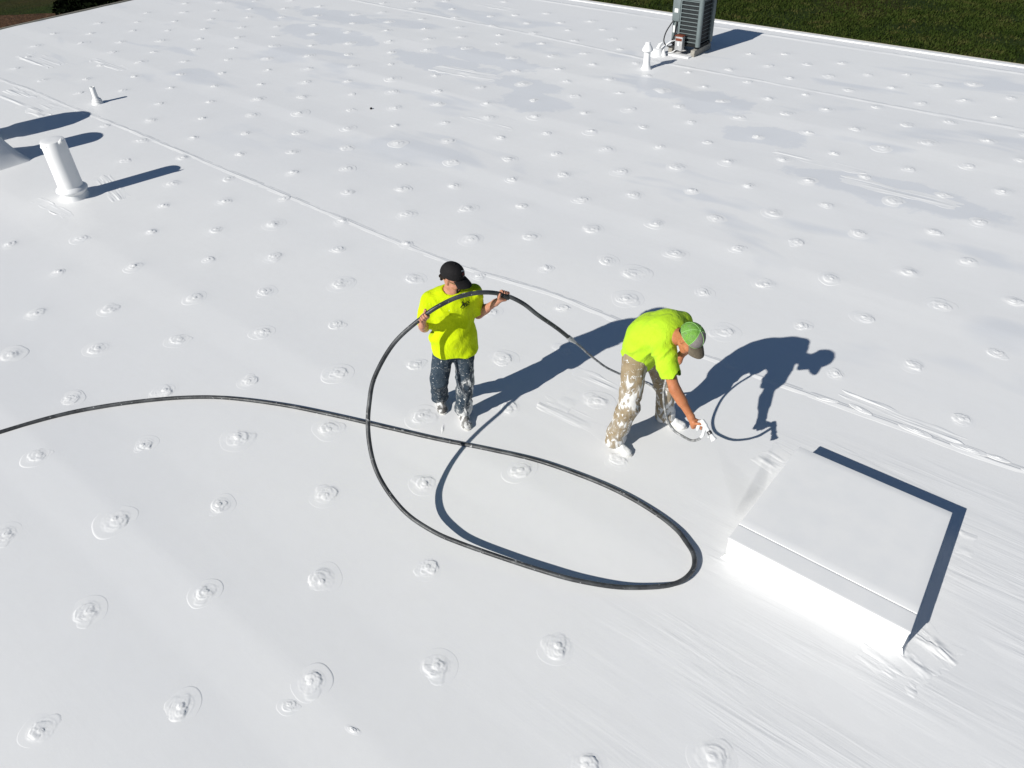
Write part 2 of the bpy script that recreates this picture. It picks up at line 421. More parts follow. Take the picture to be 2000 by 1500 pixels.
# --- fasteners: a plate and screw head under a daub of brushed coating
def fastener_mesh(seed, tent, nr=24, na=64):
    r_ = np.random.default_rng(seed)
    th = np.linspace(0, 2 * math.pi, na, endpoint=False)
    R = 0.155 * (1 + 0.12 * vnoise(np.cos(th) * 1.3 + seed, np.sin(th) * 1.3, 0.2, seed))
    rr = np.linspace(0.03, 1.0, nr) ** 0.9
    T, Q = np.meshgrid(th, rr)
    rad = Q * R[None, :]
    X, Y = rad * np.cos(T), rad * np.sin(T)
    wx = X + 0.010 * vnoise(X * 22, Y * 22, seed, seed + 40) + 0.004 * vnoise(X * 60, Y * 60, seed, seed + 42)
    wy = Y + 0.010 * vnoise(X * 22, Y * 22, seed + .5, seed + 41) + 0.004 * vnoise(X * 60, Y * 60, seed, seed + 43)
    z = np.zeros_like(X)
    def daub(cx, cy, rx, ry, ang, lip_dir, A, sharp=0.0035):
        """a wipe of coating: thin where the brush landed, ending in a ragged lip"""
        ca, sa = math.cos(ang), math.sin(ang)
        u, v = ((wx - cx) * ca + (wy - cy) * sa) / rx, (-(wx - cx) * sa + (wy - cy) * ca) / ry
        e = np.sqrt(u * u + v * v)
        ins = np.clip((1 - e) * min(rx, ry) / sharp, 0, 1)
        along = (wx - cx) * math.cos(lip_dir) + (wy - cy) * math.sin(lip_dir)
        return A * ins * np.clip(0.45 + along / (1.4 * max(rx, ry)), 0, 1.1)
    big_a = r_.uniform(0, math.pi)
    z += daub(r_.uniform(-.01, .01), r_.uniform(-.01, .01), r_.uniform(.075, .105), r_.uniform(.06, .08), big_a, r_.uniform(0, 6.28), 0.0052)
    for q in range(r_.integers(3, 6)):
        a = r_.uniform(0, 6.28); d = r_.uniform(.015, .05)
        z += daub(d * math.cos(a), d * math.sin(a), r_.uniform(.03, .065), r_.uniform(.022, .05), r_.uniform(0, 3.14), a + r_.uniform(-.7, .7), r_.uniform(.002, .0046))
    if r_.random() < 0.55:
        a = r_.uniform(0, 6.28)
        z += daub(.06 * math.cos(a), .06 * math.sin(a), .075, .055, a, a, 0.0028)
    ox, oy = r_.uniform(-0.014, 0.014, 2)
    d = np.hypot(X - ox, Y - oy)
    ang = np.arctan2(Y - oy, X - ox)
    ph = r_.uniform(0, 6)
    sw = np.sin(d * 2 * math.pi / r_.uniform(.013, .019) + ph + 0.7 * np.sin(ang + ph) + 1.3 * vnoise(X * 16, Y * 16, seed, seed))
    mask = np.clip(0.15 + 1.1 * vnoise(np.cos(ang) * 1.3, np.sin(ang) * 1.3, seed * 1.7, seed + 3), 0, 1) * np.clip((0.105 - d) / 0.03, 0, 1)
    z += 0.0018 * sw * mask
    nr_ = r_.uniform(0.021, 0.029)
    nub = 0.0075 * r_.uniform(0.45, 1.2) * np.clip((nr_ - d) / 0.007, 0, 1) ** 0.8 * (1 + 0.18 * vnoise(X * 40, Y * 40, 3, seed)) + 0.002 * np.exp(-(d / 0.05) ** 2)
    z = np.maximum(z, 0) + nub + 0.0007 * vnoise(X * 80, Y * 80, 0, seed) * np.clip((0.11 - d) / .02, 0, 1)
    z = z - 0.0012 * np.clip((Q - 0.55) / 0.4, 0, 1) - 0.006 * np.clip((Q - 0.93) / 0.07, 0, 1) + 0.0008 * (Q < 0.6)
    z = z + tent * (np.exp(-(rad / 0.15) ** 1.5) - 1)
    V = np.vstack([np.stack([X, Y, z], -1).reshape(-1, 3), [[0.0, 0.0, float(z[0].mean())]]])
    F = grid_faces(len(rr), na, True)[:, ::-1]
    me = mesh_np('fastener', V, F)
    bm = bmesh.new(); bm.from_mesh(me); bm.verts.ensure_lookup_table()
    c = bm.verts[len(V) - 1]
    for k in range(na):
        bm.faces.new((c, bm.verts[k], bm.verts[(k + 1) % na]))
    bmesh.ops.recalc_face_normals(bm, faces=bm.faces)
    if sum(f.normal.z for f in bm.faces) < 0:
        bmesh.ops.reverse_faces(bm, faces=bm.faces)
    bm.to_mesh(me); bm.free()
    me.materials.append(M['coat'])
    me.polygons.foreach_set('use_smooth', [True] * len(me.polygons))
    return me

fvars = [fastener_mesh(s + 1, 0.003) for s in range(14)]
fvars_far = [fastener_mesh(s + 31, 0.0068, 18, 44) for s in range(8)]
order = np.argsort(np.hypot(FAST[:, 0], FAST[:, 1]))
fz = surf(FAST[:, 0], FAST[:, 1])
far_bm = bmesh.new()
for n_, i in enumerate(order):
    x, y = FAST[i]
    big = 1.45 if (abs(x + 9.4) < .35 and abs(y - 2.95) < .35) or (abs(x + 3.9) < .25 and abs(y - 6.9) < .3) else 1.0
    s = rng.uniform(0.85, 1.15) * big
    a = rng.uniform(0, 6.28)
    vs_ = fvars if TENT[i] < 0.005 else fvars_far
    me = vs_[rng.randrange(len(vs_))]
    mt = Matrix.Translation((x, y, fz[i] + 0.0004)) @ Matrix.Rotation(a, 4, 'Z') @ Matrix.Diagonal((s * 1.1, s * rng.uniform(0.95, 1.2), 0.85 if TENT[i] < 0.005 else 1.0, 1))
    if n_ < 300:
        o = bpy.data.objects.new('fastener', me)
        COL.objects.link(o)
        o.parent = roof
        o.matrix_local = mt
    else:
        t = me.copy(); t.transform(mt); far_bm.from_mesh(t); bpy.data.meshes.remove(t)
fm = bpy.data.meshes.new('distant_fasteners')
far_bm.to_mesh(fm); far_bm.free()
fo = link('fastener_field', fm, roof, None, True, [M['coat']])
tag(fo, kind='stuff')

# --- seams that run the length of the roof
def seam(pts, width, h, seed, name='roof_seam', prof=None):
    P = spline([(a, b, 0) for a, b in pts], 10)
    d = np.r_[0, np.cumsum(np.hypot(*np.diff(P[:, :2], axis=0).T))]
    t = np.arange(0, d[-1], 0.045)
    cx, cy = np.interp(t, d, P[:, 0]), np.interp(t, d, P[:, 1])
    off = np.array([-1.0, -0.75, -0.5, -0.3, -0.1, 0.02, 0.1, 0.16, 0.3, 0.42, 0.46, 0.7, 1.0]) * width
    hh = np.array([-0.2, 0.05, 0.22, 0.55, 0.95, 1.0, 0.92, 0.30, 0.22, 0.26, 0.08, 0.04, -0.2]) * h
    if prof is not None: hh = np.array(prof) * h
    Y = cy[:, None] + off[None, :] * (1 + 0.12 * vnoise(t * 1.1, 0, 0, seed))[:, None] + 0.008 * vnoise(t[:, None] * 3, off[None, :] * 20, 0, seed + 1)
    X = np.repeat(cx[:, None], len(off), 1)
    amp = (0.8 + 0.35 * vnoise(t * 1.7, 0, 0, seed + 2) + 0.18 * vnoise(t * 7, 0, 0, seed + 4))[:, None]
    Z = surf(X, Y) + hh[None, :] * amp + 0.0012 * vnoise(X * 9, Y * 60, 0, seed + 5) - np.array([0.006] + [0] * (len(off) - 2) + [0.006])[None, :]
    return link(name, mesh_np(name, np.stack([X, Y, Z], -1).reshape(-1, 3), grid_faces(len(t), len(off))), building, None, True, [M['coat']])

seam([(-23.5, 6.1), (-19.33, 6.09), (-18.02, 6.13), (-16.56, 6.1), (-14.86, 6.11), (-13.24, 6.1), (-11.62, 6.07), (-10.21, 6.05), (-8.95, 6.03), (-7.84, 6.02), (-6.83, 6.01), (-5.94, 6.03), (-5.21, 6.12), (-4.49, 6.19), (-3.55, 6.16), (-3.08, 6.14), (-2.21, 6.17), (-1.42, 6.21), (-0.72, 6.25), (-0.06, 6.27), (0.6, 6.31), (2.5, 6.35)], 0.075, 0.0052, 11)
seam([(-23.5, 15.1), (-18.08, 15.02), (-16.6, 15.0), (-14.93, 15.0), (-12.76, 14.98), (-11.12, 14.87), (-9.72, 14.76), (-8.55, 14.67), (-7.84, 14.64), (-5.63, 14.66), (-3.01, 14.64), (-1.45, 14.7), (1, 14.75)], 0.11, 0.0065, 23)
seam([(-23.5, 17.66), (-11.28, 17.66), (-7.32, 17.69), (-2.08, 17.7), (3, 17.7)], 0.13, 0.008, 31)
# small lumps of coating along the near end of the first seam
for (bx, by) in ((-1.35, 6.22), (-1.05, 6.27), (-0.55, 6.27), (-0.1, 6.3), (0.12, 6.33), (0.45, 6.33)):
    o = bpy.data.objects.new('coating_lump', fvars[rng.randrange(14)])
    COL.objects.link(o); o.parent = building
    o.location = (bx, by, float(surf(np.array([bx]), np.array([by]))[0]) + 0.008)
    s = rng.uniform(0.4, 0.62); o.scale = (s * 1.6, s * .45, .4); o.rotation_euler = (0, 0, rng.uniform(-.4, .4))

# --- brushed patches of extra coating
def patch(cx, cy, L, W, ang, seed, h=0.004, streak=34, cross=2.0, name='coating_patch', nu=None, nv=None):
    nu = nu or int(max(24, L / 0.014)); nv = nv or int(max(16, W / 0.008))
    U, V = np.meshgrid(np.linspace(-.5, .5, nu), np.linspace(-.5, .5, nv), indexing='ij')
    ca, sa = math.cos(ang), math.sin(ang)
    u, v = U * L, V * W
    eu = (0.5 - np.abs(U)) * L - 0.09 * (0.6 + vnoise(v * 22, 0, seed, seed)) * min(1, L)
    ev = (0.5 - np.abs(V)) * W - 0.04 * (0.6 + vnoise(u * 6, np.sign(V) * 3, seed, seed + 1)) * min(1, W * 3)
    m = np.minimum(eu, ev)
    m = np.where(m > 0, np.clip(m / (0.010 + 0.06 * np.clip(0.5 + 0.8 * vnoise(u * 5, v * 12, seed, seed + 9), 0, 1)), 0, 1), np.clip(m / 0.014, -1, 0))
    X, Y = cx + u * ca - v * sa, cy + u * sa + v * ca
    ridge = vnoise(u * cross, v * streak, seed, seed + 2) + 0.5 * vnoise(u * cross * 2.5, v * streak * 2.4, seed, seed + 3)
    gate = np.clip(0.5 + 1.1 * vnoise(u * 3, v * 9, seed, seed + 5), 0.0, 1)
    hh = 0.0003 + 1.5 * h * gate * (0.25 + 0.6 * ridge)
    Z = surf(X, Y) + np.where(m > 0, np.maximum(hh * m, -0.0012), 0.004 * m)
    return link(name, mesh_np(name, np.stack([X, Y, Z], -1).reshape(-1, 3), grid_faces(nu, nv)), building, None, True, [M['coat']])

patch(-12.0, 3.73, 1.05, 0.21, 0.02, 41, 0.009)
patch(-11.95, 4.62, 1.25, 0.34, -0.22, 42, 0.007)
patch(-3.20, 5.13, 0.80, 0.22, 0.0, 43, 0.006)
patch(-3.10, 4.54, 0.95, 0.27, 0.0, 44, 0.006)
patch(-3.33, 4.82, 0.22, 0.62, 0.0, 45, 0.004, 12)
patch(0.21, 3.98, 0.34, 0.56, -0.35, 46, 0.0105, 34, 13.0, nv=100)
patch(0.06, 3.72, 0.46, 0.22, -0.1, 47, 0.006, 30, 9.0, nv=50)
patch(0.17, 5.18, 0.14, 0.34, 0.12, 48, 0.006, 18, 6.0)
patch(-1.42, 5.14, 0.26, 0.42, -0.25, 49, 0.006, 24, 3.0)
patch(-0.72, 6.40, 1.15, 0.16, -0.03, 50, 0.008)
patch(-17.3, 5.72, 2.4, 0.6, 0.0, 51, 0.009, 16, 0.8)
patch(-20.0, 7.3, 1.7, 0.55, 0.0, 52, 0.009, 14, 0.8)
patch(-18.3, 8.0, 1.6, 0.3, 0.0, 57, 0.008, 14, 0.8)
patch(-11.1, 11.9, 1.8, 0.5, 0.1, 53, 0.007, 14, 1.0)
patch(-14.2, 16.55, 1.5, 0.5, 0.0, 54, 0.006, 12, 1.0)
patch(-2.3, 11.2, 1.7, 0.35, 0.0, 59, 0.005, 16, 0.8)
patch(-1.2, 3.80, 0.35, 0.16, 0.1, 60, 0.005, 26, 4)
patch(-3.6, 11.6, 1.5, 0.3, 0.0, 61, 0.005, 16, 0.8)
patch(-8.9, 10.0, 1.2, 0.25, 0.0, 62, 0.004, 18, 1.2)

for (bx, by, s, ax, ay, a) in ((-2.96, 1.02, .62, 1, .75, .6), (-2.50, 1.17, .35, 1.3, .5, .2), (-4.03, 3.66, .38, 1.4, .35, -.9)):
    o = bpy.data.objects.new('coating_lump', fvars[rng.randrange(14)])
    COL.objects.link(o); o.parent = building
    o.location = (bx, by, float(surf(np.array([bx]), np.array([by]))[0]) + 0.0012)
    o.scale = (s * ax, s * ay, .5); o.rotation_euler = (0, 0, a)

# --- edges and walls of the building
m = MB(); m.box((X0, Y1 - 0.13, -0.03), (X1, Y1 + 0.035, 0.008), 0.003); m.out('edge_flashing', M['coat'], building)
m = MB(); m.box((X0, Y1 + 0.037, -0.16), (X1, Y1 + 0.05, 0.012), 0.003); m.out('edge_trim', M['fascia'], building)
m = MB(); m.box((X0 - 0.045, Y0, -0.16), (X0 - 0.003, Y1 + 0.03, 0.035), 0.008); m.out('edge_trim', M['fascia'], building)
m = MB()
m.box((X0 + 0.05, Y0 + 0.1, -4.5), (X1 - 0.1, Y1 - 0.08, -0.06)); m.out('wall', M['wall_metal'], building, smooth=False)

# ------------------------------------------------------------------ the ground beyond the eaves
GZ0 = -4.5
k = NT('lawn_grass', (0.03, 0.05, 0.01), 0.9, 0.1)
o = k.coord('Object')
n1 = k.noise(k.coord('Object', (0.16, 0.09, 1)), 1.0, 5, 0.65)
n2 = k.noise(o, 1.6, 5, 0.7)
n3 = k.noise(o, 9.0, 4, 0.7)
c = k.mix(k.ramp(n2, [(0.35, 0.0), (0.68, 1.0)]), (0.015, 0.028, 0.004), (0.037, 0.053, 0.009))
c = k.mix(k.ramp(n1, [(0.50, 0.0), (0.66, 1.0)]), c, (0.050, 0.040, 0.013))
c = k.mix(k.ramp(n3, [(0.45, 0.0), (0.8, 1.0)]), c, (0.007, 0.013, 0.002))
k.color(c)
k.bump(k.math('ADD', k.math('MULTIPLY', n3, 0.10), k.math('MULTIPLY', n2, 0.12)), 1.0, 1.0)
M['lawn'] = k.m
V = np.array([(-400, -400, GZ0), (400, -400, GZ0), (400, 400, GZ0), (-400, 400, GZ0)], float)
lawn = link('lawn', mesh_np('lawn', V, [[0, 1, 2, 3]]), None, None, False, [M['lawn']])
tag(lawn, 'dark green mown lawn below the roof edge', kind='structure')

# blades of grass where the lawn shows past the roof
def blades(n, x0, x1, y0, y1):
    bx, by = nrng.uniform(x0, x1, n), nrng.uniform(y0, y1, n)
    keep = fbm(bx * 0.5, by * 0.5, 0, 77) + nrng.uniform(-0.8, 0.8, n) > -0.35
    bx, by = bx[keep], by[keep]
    n = len(bx)
    a = nrng.uniform(0, 2 * math.pi, n); w = nrng.uniform(0.02, 0.05, n); h = nrng.uniform(0.05, 0.13, n)
    lx, ly = nrng.normal(0, 0.05, n), nrng.normal(0, 0.05, n)
    dx, dy = np.cos(a) * w, np.sin(a) * w
    V = np.stack([np.stack([bx - dx, by - dy, np.full(n, GZ0 - .01)], -1), np.stack([bx + dx, by + dy, np.full(n, GZ0 - .01)], -1), np.stack([bx + lx, by + ly, GZ0 + h], -1)], 1).reshape(-1, 3)
    return mesh_np('grass', V, np.arange(3 * n).reshape(n, 3))
k = NT('grass_blade', (0.035, 0.06, 0.008), 0.8, 0.1)
nn = k.noise(k.coord('Object'), 0.9, 4, 0.7)
k.color(k.ramp(nn, [(0.33, (0.017, 0.032, 0.004)), (0.52, (0.033, 0.048, 0.008)), (0.70, (0.068, 0.060, 0.021))]))
M['blade'] = k.m
gr = link('grass', blades(130000, -25, 1, 28, 50), None, None, False, [M['blade']])
tag(gr, 'short dark green grass growing on the lawn', kind='stuff')

k = NT('bark_mulch', (0.09, 0.05, 0.028), 0.95, 0.1)
nn = k.noise(k.coord('Object'), 5.0, 5, 0.7)
k.color(k.ramp(nn, [(0.3, (0.03, 0.016, 0.008)), (0.55, (0.10, 0.055, 0.03)), (0.8, (0.16, 0.09, 0.05))]))
k.bump(nn, 1.0, 0.15)
M['mulch'] = k.m
th = np.linspace(0, 2 * math.pi, 48, endpoint=False)
rr = 1 + 0.18 * vnoise(np.cos(th) * 2, np.sin(th) * 2, 0, 4)
V = np.vstack([np.stack([-43.8 + 5.0 * rr * np.cos(th), 16.2 + 3.0 * rr * np.sin(th), np.full(48, GZ0 + 0.03)], -1)])
bmx = bmesh.new(); bmx.faces.new([bmx.verts.new(v) for v in V]); mm = bpy.data.meshes.new('mulch_bed'); bmx.to_mesh(mm); bmx.free()
tag(link('mulch_bed', mm, None, None, False, [M['mulch']]), 'brown bark mulch bed on the ground past the far roof corner', kind='structure')

bb = bmesh.new(); bmesh.ops.create_icosphere(bb, subdivisions=2, radius=0.022)
for v in bb.verts: v.co = v.co * (1 + 0.3 * float(vnoise(v.co.x * 60, v.co.y * 60, v.co.z * 60, 2)))
mm = bpy.data.meshes.new('pebble'); bb.to_mesh(mm); bb.free()
simple('pebble_dark', (0.02, 0.02, 0.022), 0.8, 0.2)
tag(link('pebble', mm, None, (-11.17, 9.33, float(surf(np.array([-11.17]), np.array([9.33]))[0]) + 0.012), True, [M['pebble_dark']]), 'tiny dark pebble lying alone on the white roof beyond the long seam', 'pebble')

# dark evergreens past the far corner
k = NT('evergreen_leaf', (0.006, 0.01, 0.003), 0.9, 0.03)
nn = k.noise(k.coord('Object'), 1.6, 3)
k.color(k.ramp(nn, [(0.35, (0.0018, 0.0034, 0.0012)), (0.7, (0.005, 0.008, 0.0025))]))
M['evergreen'] = k.m
simple('bark', (0.05, 0.038, 0.028), 0.9, 0.1, var=0.4, bump=0.01, bscale=20)

def tree(x, y, top, rad, n, label, seed):
    r_ = np.random.default_rng(seed)
    root = empty('evergreen_tree', (x, y, GZ0), label, 'tree', 'dark evergreens past the far corner')
    H = top - GZ0
    m = MB(); m.tube([(0, 0, -0.1), (0.05, 0.03, H * .3), (0, 0.08, H * .62), (0.03, 0, H * .96)], [0.2, 0.15, 0.09, 0.02], 9)
    for q in range(14):
        a = q * 2.4; z0 = H * (0.14 + 0.055 * q); ln = rad * 0.85 * (1 - z0 / H) + 0.25
        m.tube([(0, 0, z0), (ln * .5 * math.cos(a), ln * .5 * math.sin(a), z0 + .12), (ln * math.cos(a), ln * math.sin(a), z0 - .05)], [.05, .03, .012], 5)
    m.out('trunk', M['bark'], root)
    t = r_.uniform(0.03, 1, n) ** 0.75
    lobes = 9
    z = H * (0.06 + 0.94 * (1 - t) ** 1.0)
    prof = np.minimum(1.0, (1 - z / H) * 1.7 + 0.08) * np.clip(z / (0.12 * H), 0.5, 1)
    a = r_.uniform(0, 2 * math.pi, n)
    clump = 1 + 0.28 * vnoise(np.cos(a) * 2.4, np.sin(a) * 2.4, z * 1.6, seed)
    r = rad * prof * clump * r_.uniform(0.45, 1.0, n) ** 0.5
    C = np.stack([r * np.cos(a), r * np.sin(a), z], -1)
    s = r_.uniform(0.07, 0.16, n)[:, None]
    e1 = r_.normal(size=(n, 3)); e1 /= np.linalg.norm(e1, axis=1)[:, None]
    e2 = r_.normal(size=(n, 3)); e2 -= (e2 * e1).sum(1)[:, None] * e1; e2 /= np.linalg.norm(e2, axis=1)[:, None]
    V = np.stack([C - e1 * s, C + e2 * s * .45, C + e1 * s, C - e2 * s * .45], 1).reshape(-1, 3)
    link('crown', mesh_np('crown', V, np.arange(4 * n).reshape(n, 4)), root, None, False, [M['evergreen']])

tree(-33.4, 15.9, 0.9, 2.4, 16000, 'dark evergreen tree nearest the corner, standing beside the brown mulch bed', 3)
tree(-32.0, 18.6, 1.4, 2.9, 16000, 'black looking evergreen tree right behind the straight roof edge', 4)
tree(-40.5, 20.5, 1.6, 3.2, 12000, 'evergreen tree farthest back, dark above the strip of green grass', 5)

# ------------------------------------------------------------------ lidded box on the roof
bx0, bx1, by0, by1, bh = -1.25, 0.08, 3.905, 5.175, 0.238
curb = empty('roof_curb', ((bx0 + bx1) / 2, (by0 + by1) / 2, 0), 'low square white box with a flat lid standing on the roof beside the spraying worker', 'roof box')
LC = curb.location
def skew(x, y):
    t = (y - by0) / (by1 - by0)
    return x - 0.085 * t * (x - bx0) / (bx1 - bx0) + 0.02 * t * (bx1 - x) / (bx1 - bx0)
def rounded_block(lo, hi, bev, name, wob, seed, cuts=14):
    b = MB(); b.box(lo, hi, bev, 3)
    bmesh.ops.subdivide_edges(b.bm, edges=[e for e in b.bm.edges if e.calc_length() > 0.15], cuts=cuts, use_grid_fill=True)
    for v in b.bm.verts:
        p = v.co
        v.co = p + Vector((float(vnoise(p.x * 6, p.y * 6, p.z * 6, seed)), float(vnoise(p.x * 6 + 9, p.y * 6, p.z * 6, seed)), float(vnoise(p.x * 5, p.y * 5, p.z * 6 + 5, seed)))) * wob
        v.co.x = skew(v.co.x, v.co.y)
    return b.out(name, M['coat'], curb, shift=LC)
rounded_block((bx0, by0, -0.03), (bx1, by1, bh - 0.022), 0.006, 'side_frame', 0.0008, 1)
rounded_block((bx0 - 0.004, by0 - 0.004, bh - 0.022), (bx1 + 0.004, by0 + 0.17, bh), 0.005, 'lid_strip', 0.0006, 2, 10)
rounded_block((bx0 - 0.004, by0 + 0.1735, bh - 0.022), (bx1 + 0.004, by1 + 0.004, bh + 0.002), 0.005, 'lid', 0.0007, 3)
# cant strip of coating round the foot
m = MB()
ring = []
for t_, (ex, ez) in enumerate(((0.055, -0.012), (0.03, 0.006), (0.012, 0.02), (0.002, 0.05))):
    pts = []
    for (cx_, cy_, sx_, sy_) in ((bx0, by0, -1, -1), (bx1, by0, 1, -1), (bx1, by1, 1, 1), (bx0, by1, -1, 1)):
        pts.append(m.bm.verts.new((cx_ + sx_ * ex, cy_ + sy_ * ex, ez)))
    ring.append(pts)
for a, b in zip(ring[:-1], ring[1:]):
    for q in range(4):
        m.bm.faces.new((a[q], a[(q + 1) % 4], b[(q + 1) % 4], b[q]))
for v in m.bm.verts: v.co.x = skew(v.co.x, v.co.y)
m.out('cant_strip', M['coat'], curb, shift=LC)

# ------------------------------------------------------------------ pipes and vents
def vent(name, loc, prof, label, cat, wob=0.012, seed=1, n=40, cap=True, part='pipe'):
    r = empty(name, loc, label, cat)
    m = MB(); m.lathe(prof, n, (0, 0, 0), wob, seed, cap)
    m.out(part, M['coat'], r)
    return r

big = vent('vent_pipe', (-12.10, 4.13, 0), [(0.176, 0.10), (0.174, 0.16), (0.170, 0.4), (0.169, 0.7), (0.168, 0.865), (0.160, 0.886), (0.135, 0.894), (0.04, 0.891)], 'fat white pipe capped flat, standing by the long seam with a collar round its foot', 'vent pipe', 0.010, 5, 48)
m = MB(); m.lathe([(0.24, -0.03), (0.212, 0.012), (0.196, 0.04), (0.186, 0.09), (0.212, 0.115), (0.224, 0.14), (0.216, 0.16), (0.188, 0.185), (0.166, 0.20)], 48, (0, 0, 0), 0.018, 6, False); m.out('collar', M['coat'], big)
m = MB()
m.tube([(0.160, 0.02, 0.86), (0.170, 0.05, 0.885), (0.162, 0.075, 0.925)], [0.020, 0.024, 0.004], 7)
m.tube([(-0.10, -0.137, 0.835), (-0.04, -0.163, 0.815), (0.03, -0.167, 0.82), (0.095, -0.142, 0.84)], [0.006, 0.014, 0.012, 0.005], 7)
m.out('tape_flap', M['coat'], big)

small = vent('small_vent_pipe', (-15.95, 6.52, 0), [(0.12, -0.02), (0.105, 0.015), (0.092, 0.04), (0.085, 0.075), (0.06, 0.105), (0.05, 0.13), (0.047, 0.20), (0.047, 0.315), (0.043, 0.32), (0.036, 0.318), (0.035, 0.22)], 'thin white open topped pipe past the long seam, near the big shadow', 'vent pipe', 0.014, 8, 32, False)
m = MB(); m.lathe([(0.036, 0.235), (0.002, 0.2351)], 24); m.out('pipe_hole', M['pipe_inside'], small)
for zz, rr_ in ((0.05, 0.092), (0.078, 0.082)):
    m = MB(); m.lathe([(rr_, zz), (rr_ + 0.004, zz + 0.006), (rr_ - 0.002, zz + 0.013)], 32, cap=False); m.out('flashing_ring', M['coat'], small)

bulb = vent('capped_vent', (-8.18, 14.10, 0), [(0.13, -0.02), (0.105, 0.015), (0.085, 0.05), (0.072, 0.10), (0.065, 0.15), (0.066, 0.34)], 'slim white pipe with a bulb shaped cap in front of the grey condenser', 'vent pipe', 0.012, 12, 36)
m = MB(); m.lathe([(0.06, 0.33), (0.098, 0.345), (0.110, 0.365), (0.104, 0.39), (0.085, 0.425), (0.062, 0.46), (0.05, 0.485), (0.047, 0.515), (0.042, 0.52), (0.012, 0.517)], 36, (0, 0, 0), 0.02, 13); m.out('bulb_cap', M['coat'], bulb)

# square skirted stack at the left edge and a hooded exhaust behind it
stack = empty('vent_stack', (-14.63, 3.92, 0), 'flared square white foot of a stack cut off by the picture edge', 'vent stack')
m = MB(); N = 48; rings = []
for t_ in np.linspace(0, 1, 12):
    q = t_ ** 0.9
    z_ = 0.44 * t_ ** 1.2 - 0.012
    ring = []
    for k_ in range(N):
        a = 2 * math.pi * k_ / N + math.pi / N
        cx_, sy_ = math.cos(a), math.sin(a)
        sq = 0.53 / max(abs(cx_), abs(sy_))
        r_ = sq * (1 - q) + 0.29 * q
        ring.append(m.bm.verts.new((r_ * cx_ - 0.02 * t_, r_ * sy_, z_)))
    rings.append(ring)
for a, b in zip(rings[:-1], rings[1:]):
    for k_ in range(N):
        m.bm.faces.new((a[k_], a[(k_ + 1) % N], b[(k_ + 1) % N], b[k_]))
m.out('skirt', M['coat'], stack)
m = MB(); m.lathe([(0.288, 0.36), (0.285, 0.9), (0.282, 0.945), (0.27, 0.955)], 48, (-0.02, 0, 0), 0.006, 9); m.out('pipe', M['coat'], stack)
hood = empty('exhaust_hood', (-15.95, 4.22, 0), 'hooded white exhaust outside the frame that throws the widest shadow by the thin pipe', 'exhaust hood')
m = MB(); m.lathe([(0.42, -0.01), (0.37, 0.05), (0.35, 0.5)], 40, cap=False); m.out('duct', M['coat'], hood)
m = MB(); m.lathe([(0.33, 0.50), (0.44, 0.51), (0.44, 0.74), (0.40, 0.90), (0.30, 1.02), (0.12, 1.03)], 12); m.out('hood_cap', M['coat'], hood, smooth=False)

# ------------------------------------------------------------------ the condenser
AX0, AX1, AY0, AY1, AZ0, AZ1 = -8.40, -7.74, 15.40, 15.98, 0.185, 1.10
ac = empty('condenser_unit', ((AX0 + AX1) / 2, (AY0 + AY1) / 2, 0), 'grey louvred condenser standing on blocks near the far roof edge', 'condenser')
S = ac.location
def acp(m, name, mat, smooth=True): return m.out(name, M[mat], ac, smooth=smooth, shift=S)
m = MB(); m.box((AX0 + .03, AY0 + .035, AZ0 + .02), (AX1 - .055, AY1 - .03, AZ1 - .03)); acp(m, 'coil', 'ac_coil', False)
m = MB(); m.box((AX0, AY0, AZ0 - 0.025), (AX1, AY1, AZ0 + 0.02), 0.006); acp(m, 'base_pan', 'ac_dark')
m = MB(); m.box((AX0 - .005, AY0 - .005, AZ1 - .07), (AX1 + .005, AY1 + .005, AZ1 + .01), 0.03, 3); acp(m, 'top_cover', 'ac_grey')
m = MB()
for r_ in np.linspace(0.05, 0.24, 7):
    m.tube([((AX0 + AX1) / 2 + r_ * math.cos(a), (AY0 + AY1) / 2 + r_ * math.sin(a), AZ1 + 0.022) for a in np.linspace(0, 2 * math.pi, 33)], 0.004, 5)
for a in np.linspace(0, math.pi, 5)[:-1]:
    m.tube([((AX0 + AX1) / 2 + s_ * 0.25 * math.cos(a), (AY0 + AY1) / 2 + s_ * 0.25 * math.sin(a), AZ1 + 0.017) for s_ in (-1, 1)], 0.005, 5)
acp(m, 'fan_grille', 'black_rubber')
for (px_, py_) in ((AX1 - .035, AY0 + .035), (AX1 - .03, AY1 - .03), (AX0 + .03, AY1 - .03)):
    m = MB(); m.tube([(px_, py_, AZ0 - 0.01), (px_, py_, AZ1 - 0.02)], 0.052, 20); acp(m, 'corner_post', 'ac_grey')
# control column at the left of the front, louvres over the rest
PXL = AX0 + 0.17
m = MB(); m.box((AX0 - .004, AY0 - .012, AZ0 + .43), (PXL, AY0 + .08, AZ1 - .03), 0.008); acp(m, 'control_cover', 'ac_grey')
m = MB(); m.box((AX0, AY0 + .03, AZ0), (PXL - .02, AY0 + .06, AZ0 + .43), 0.004); acp(m, 'service_panel', 'ac_grey')
m = MB(); m.box((PXL - .02, AY0 + .002, AZ0), (PXL + .022, AY0 + .06, AZ1 - .05), 0.006); acp(m, 'corner_post', 'ac_grey')
m = MB(); m.box((AX0 + .045, AY0 - .0155, AZ0 + .60), (AX0 + .125, AY0 - .0125, AZ0 + .675)); acp(m, 'label_sticker', 'label_white', False)
m = MB(); m.box((AX0 + .02, AY0 + .026, AZ0 + .20), (AX0 + .062, AY0 + .0295, AZ0 + .335)); acp(m, 'label_sticker', 'label_white', False)
m = MB(); m.box((AX0 + .085, AY0 + .026, AZ0 + .20), (AX0 + .125, AY0 + .0295, AZ0 + .335)); acp(m, 'label_sticker', 'label_white', False)
NL = 11
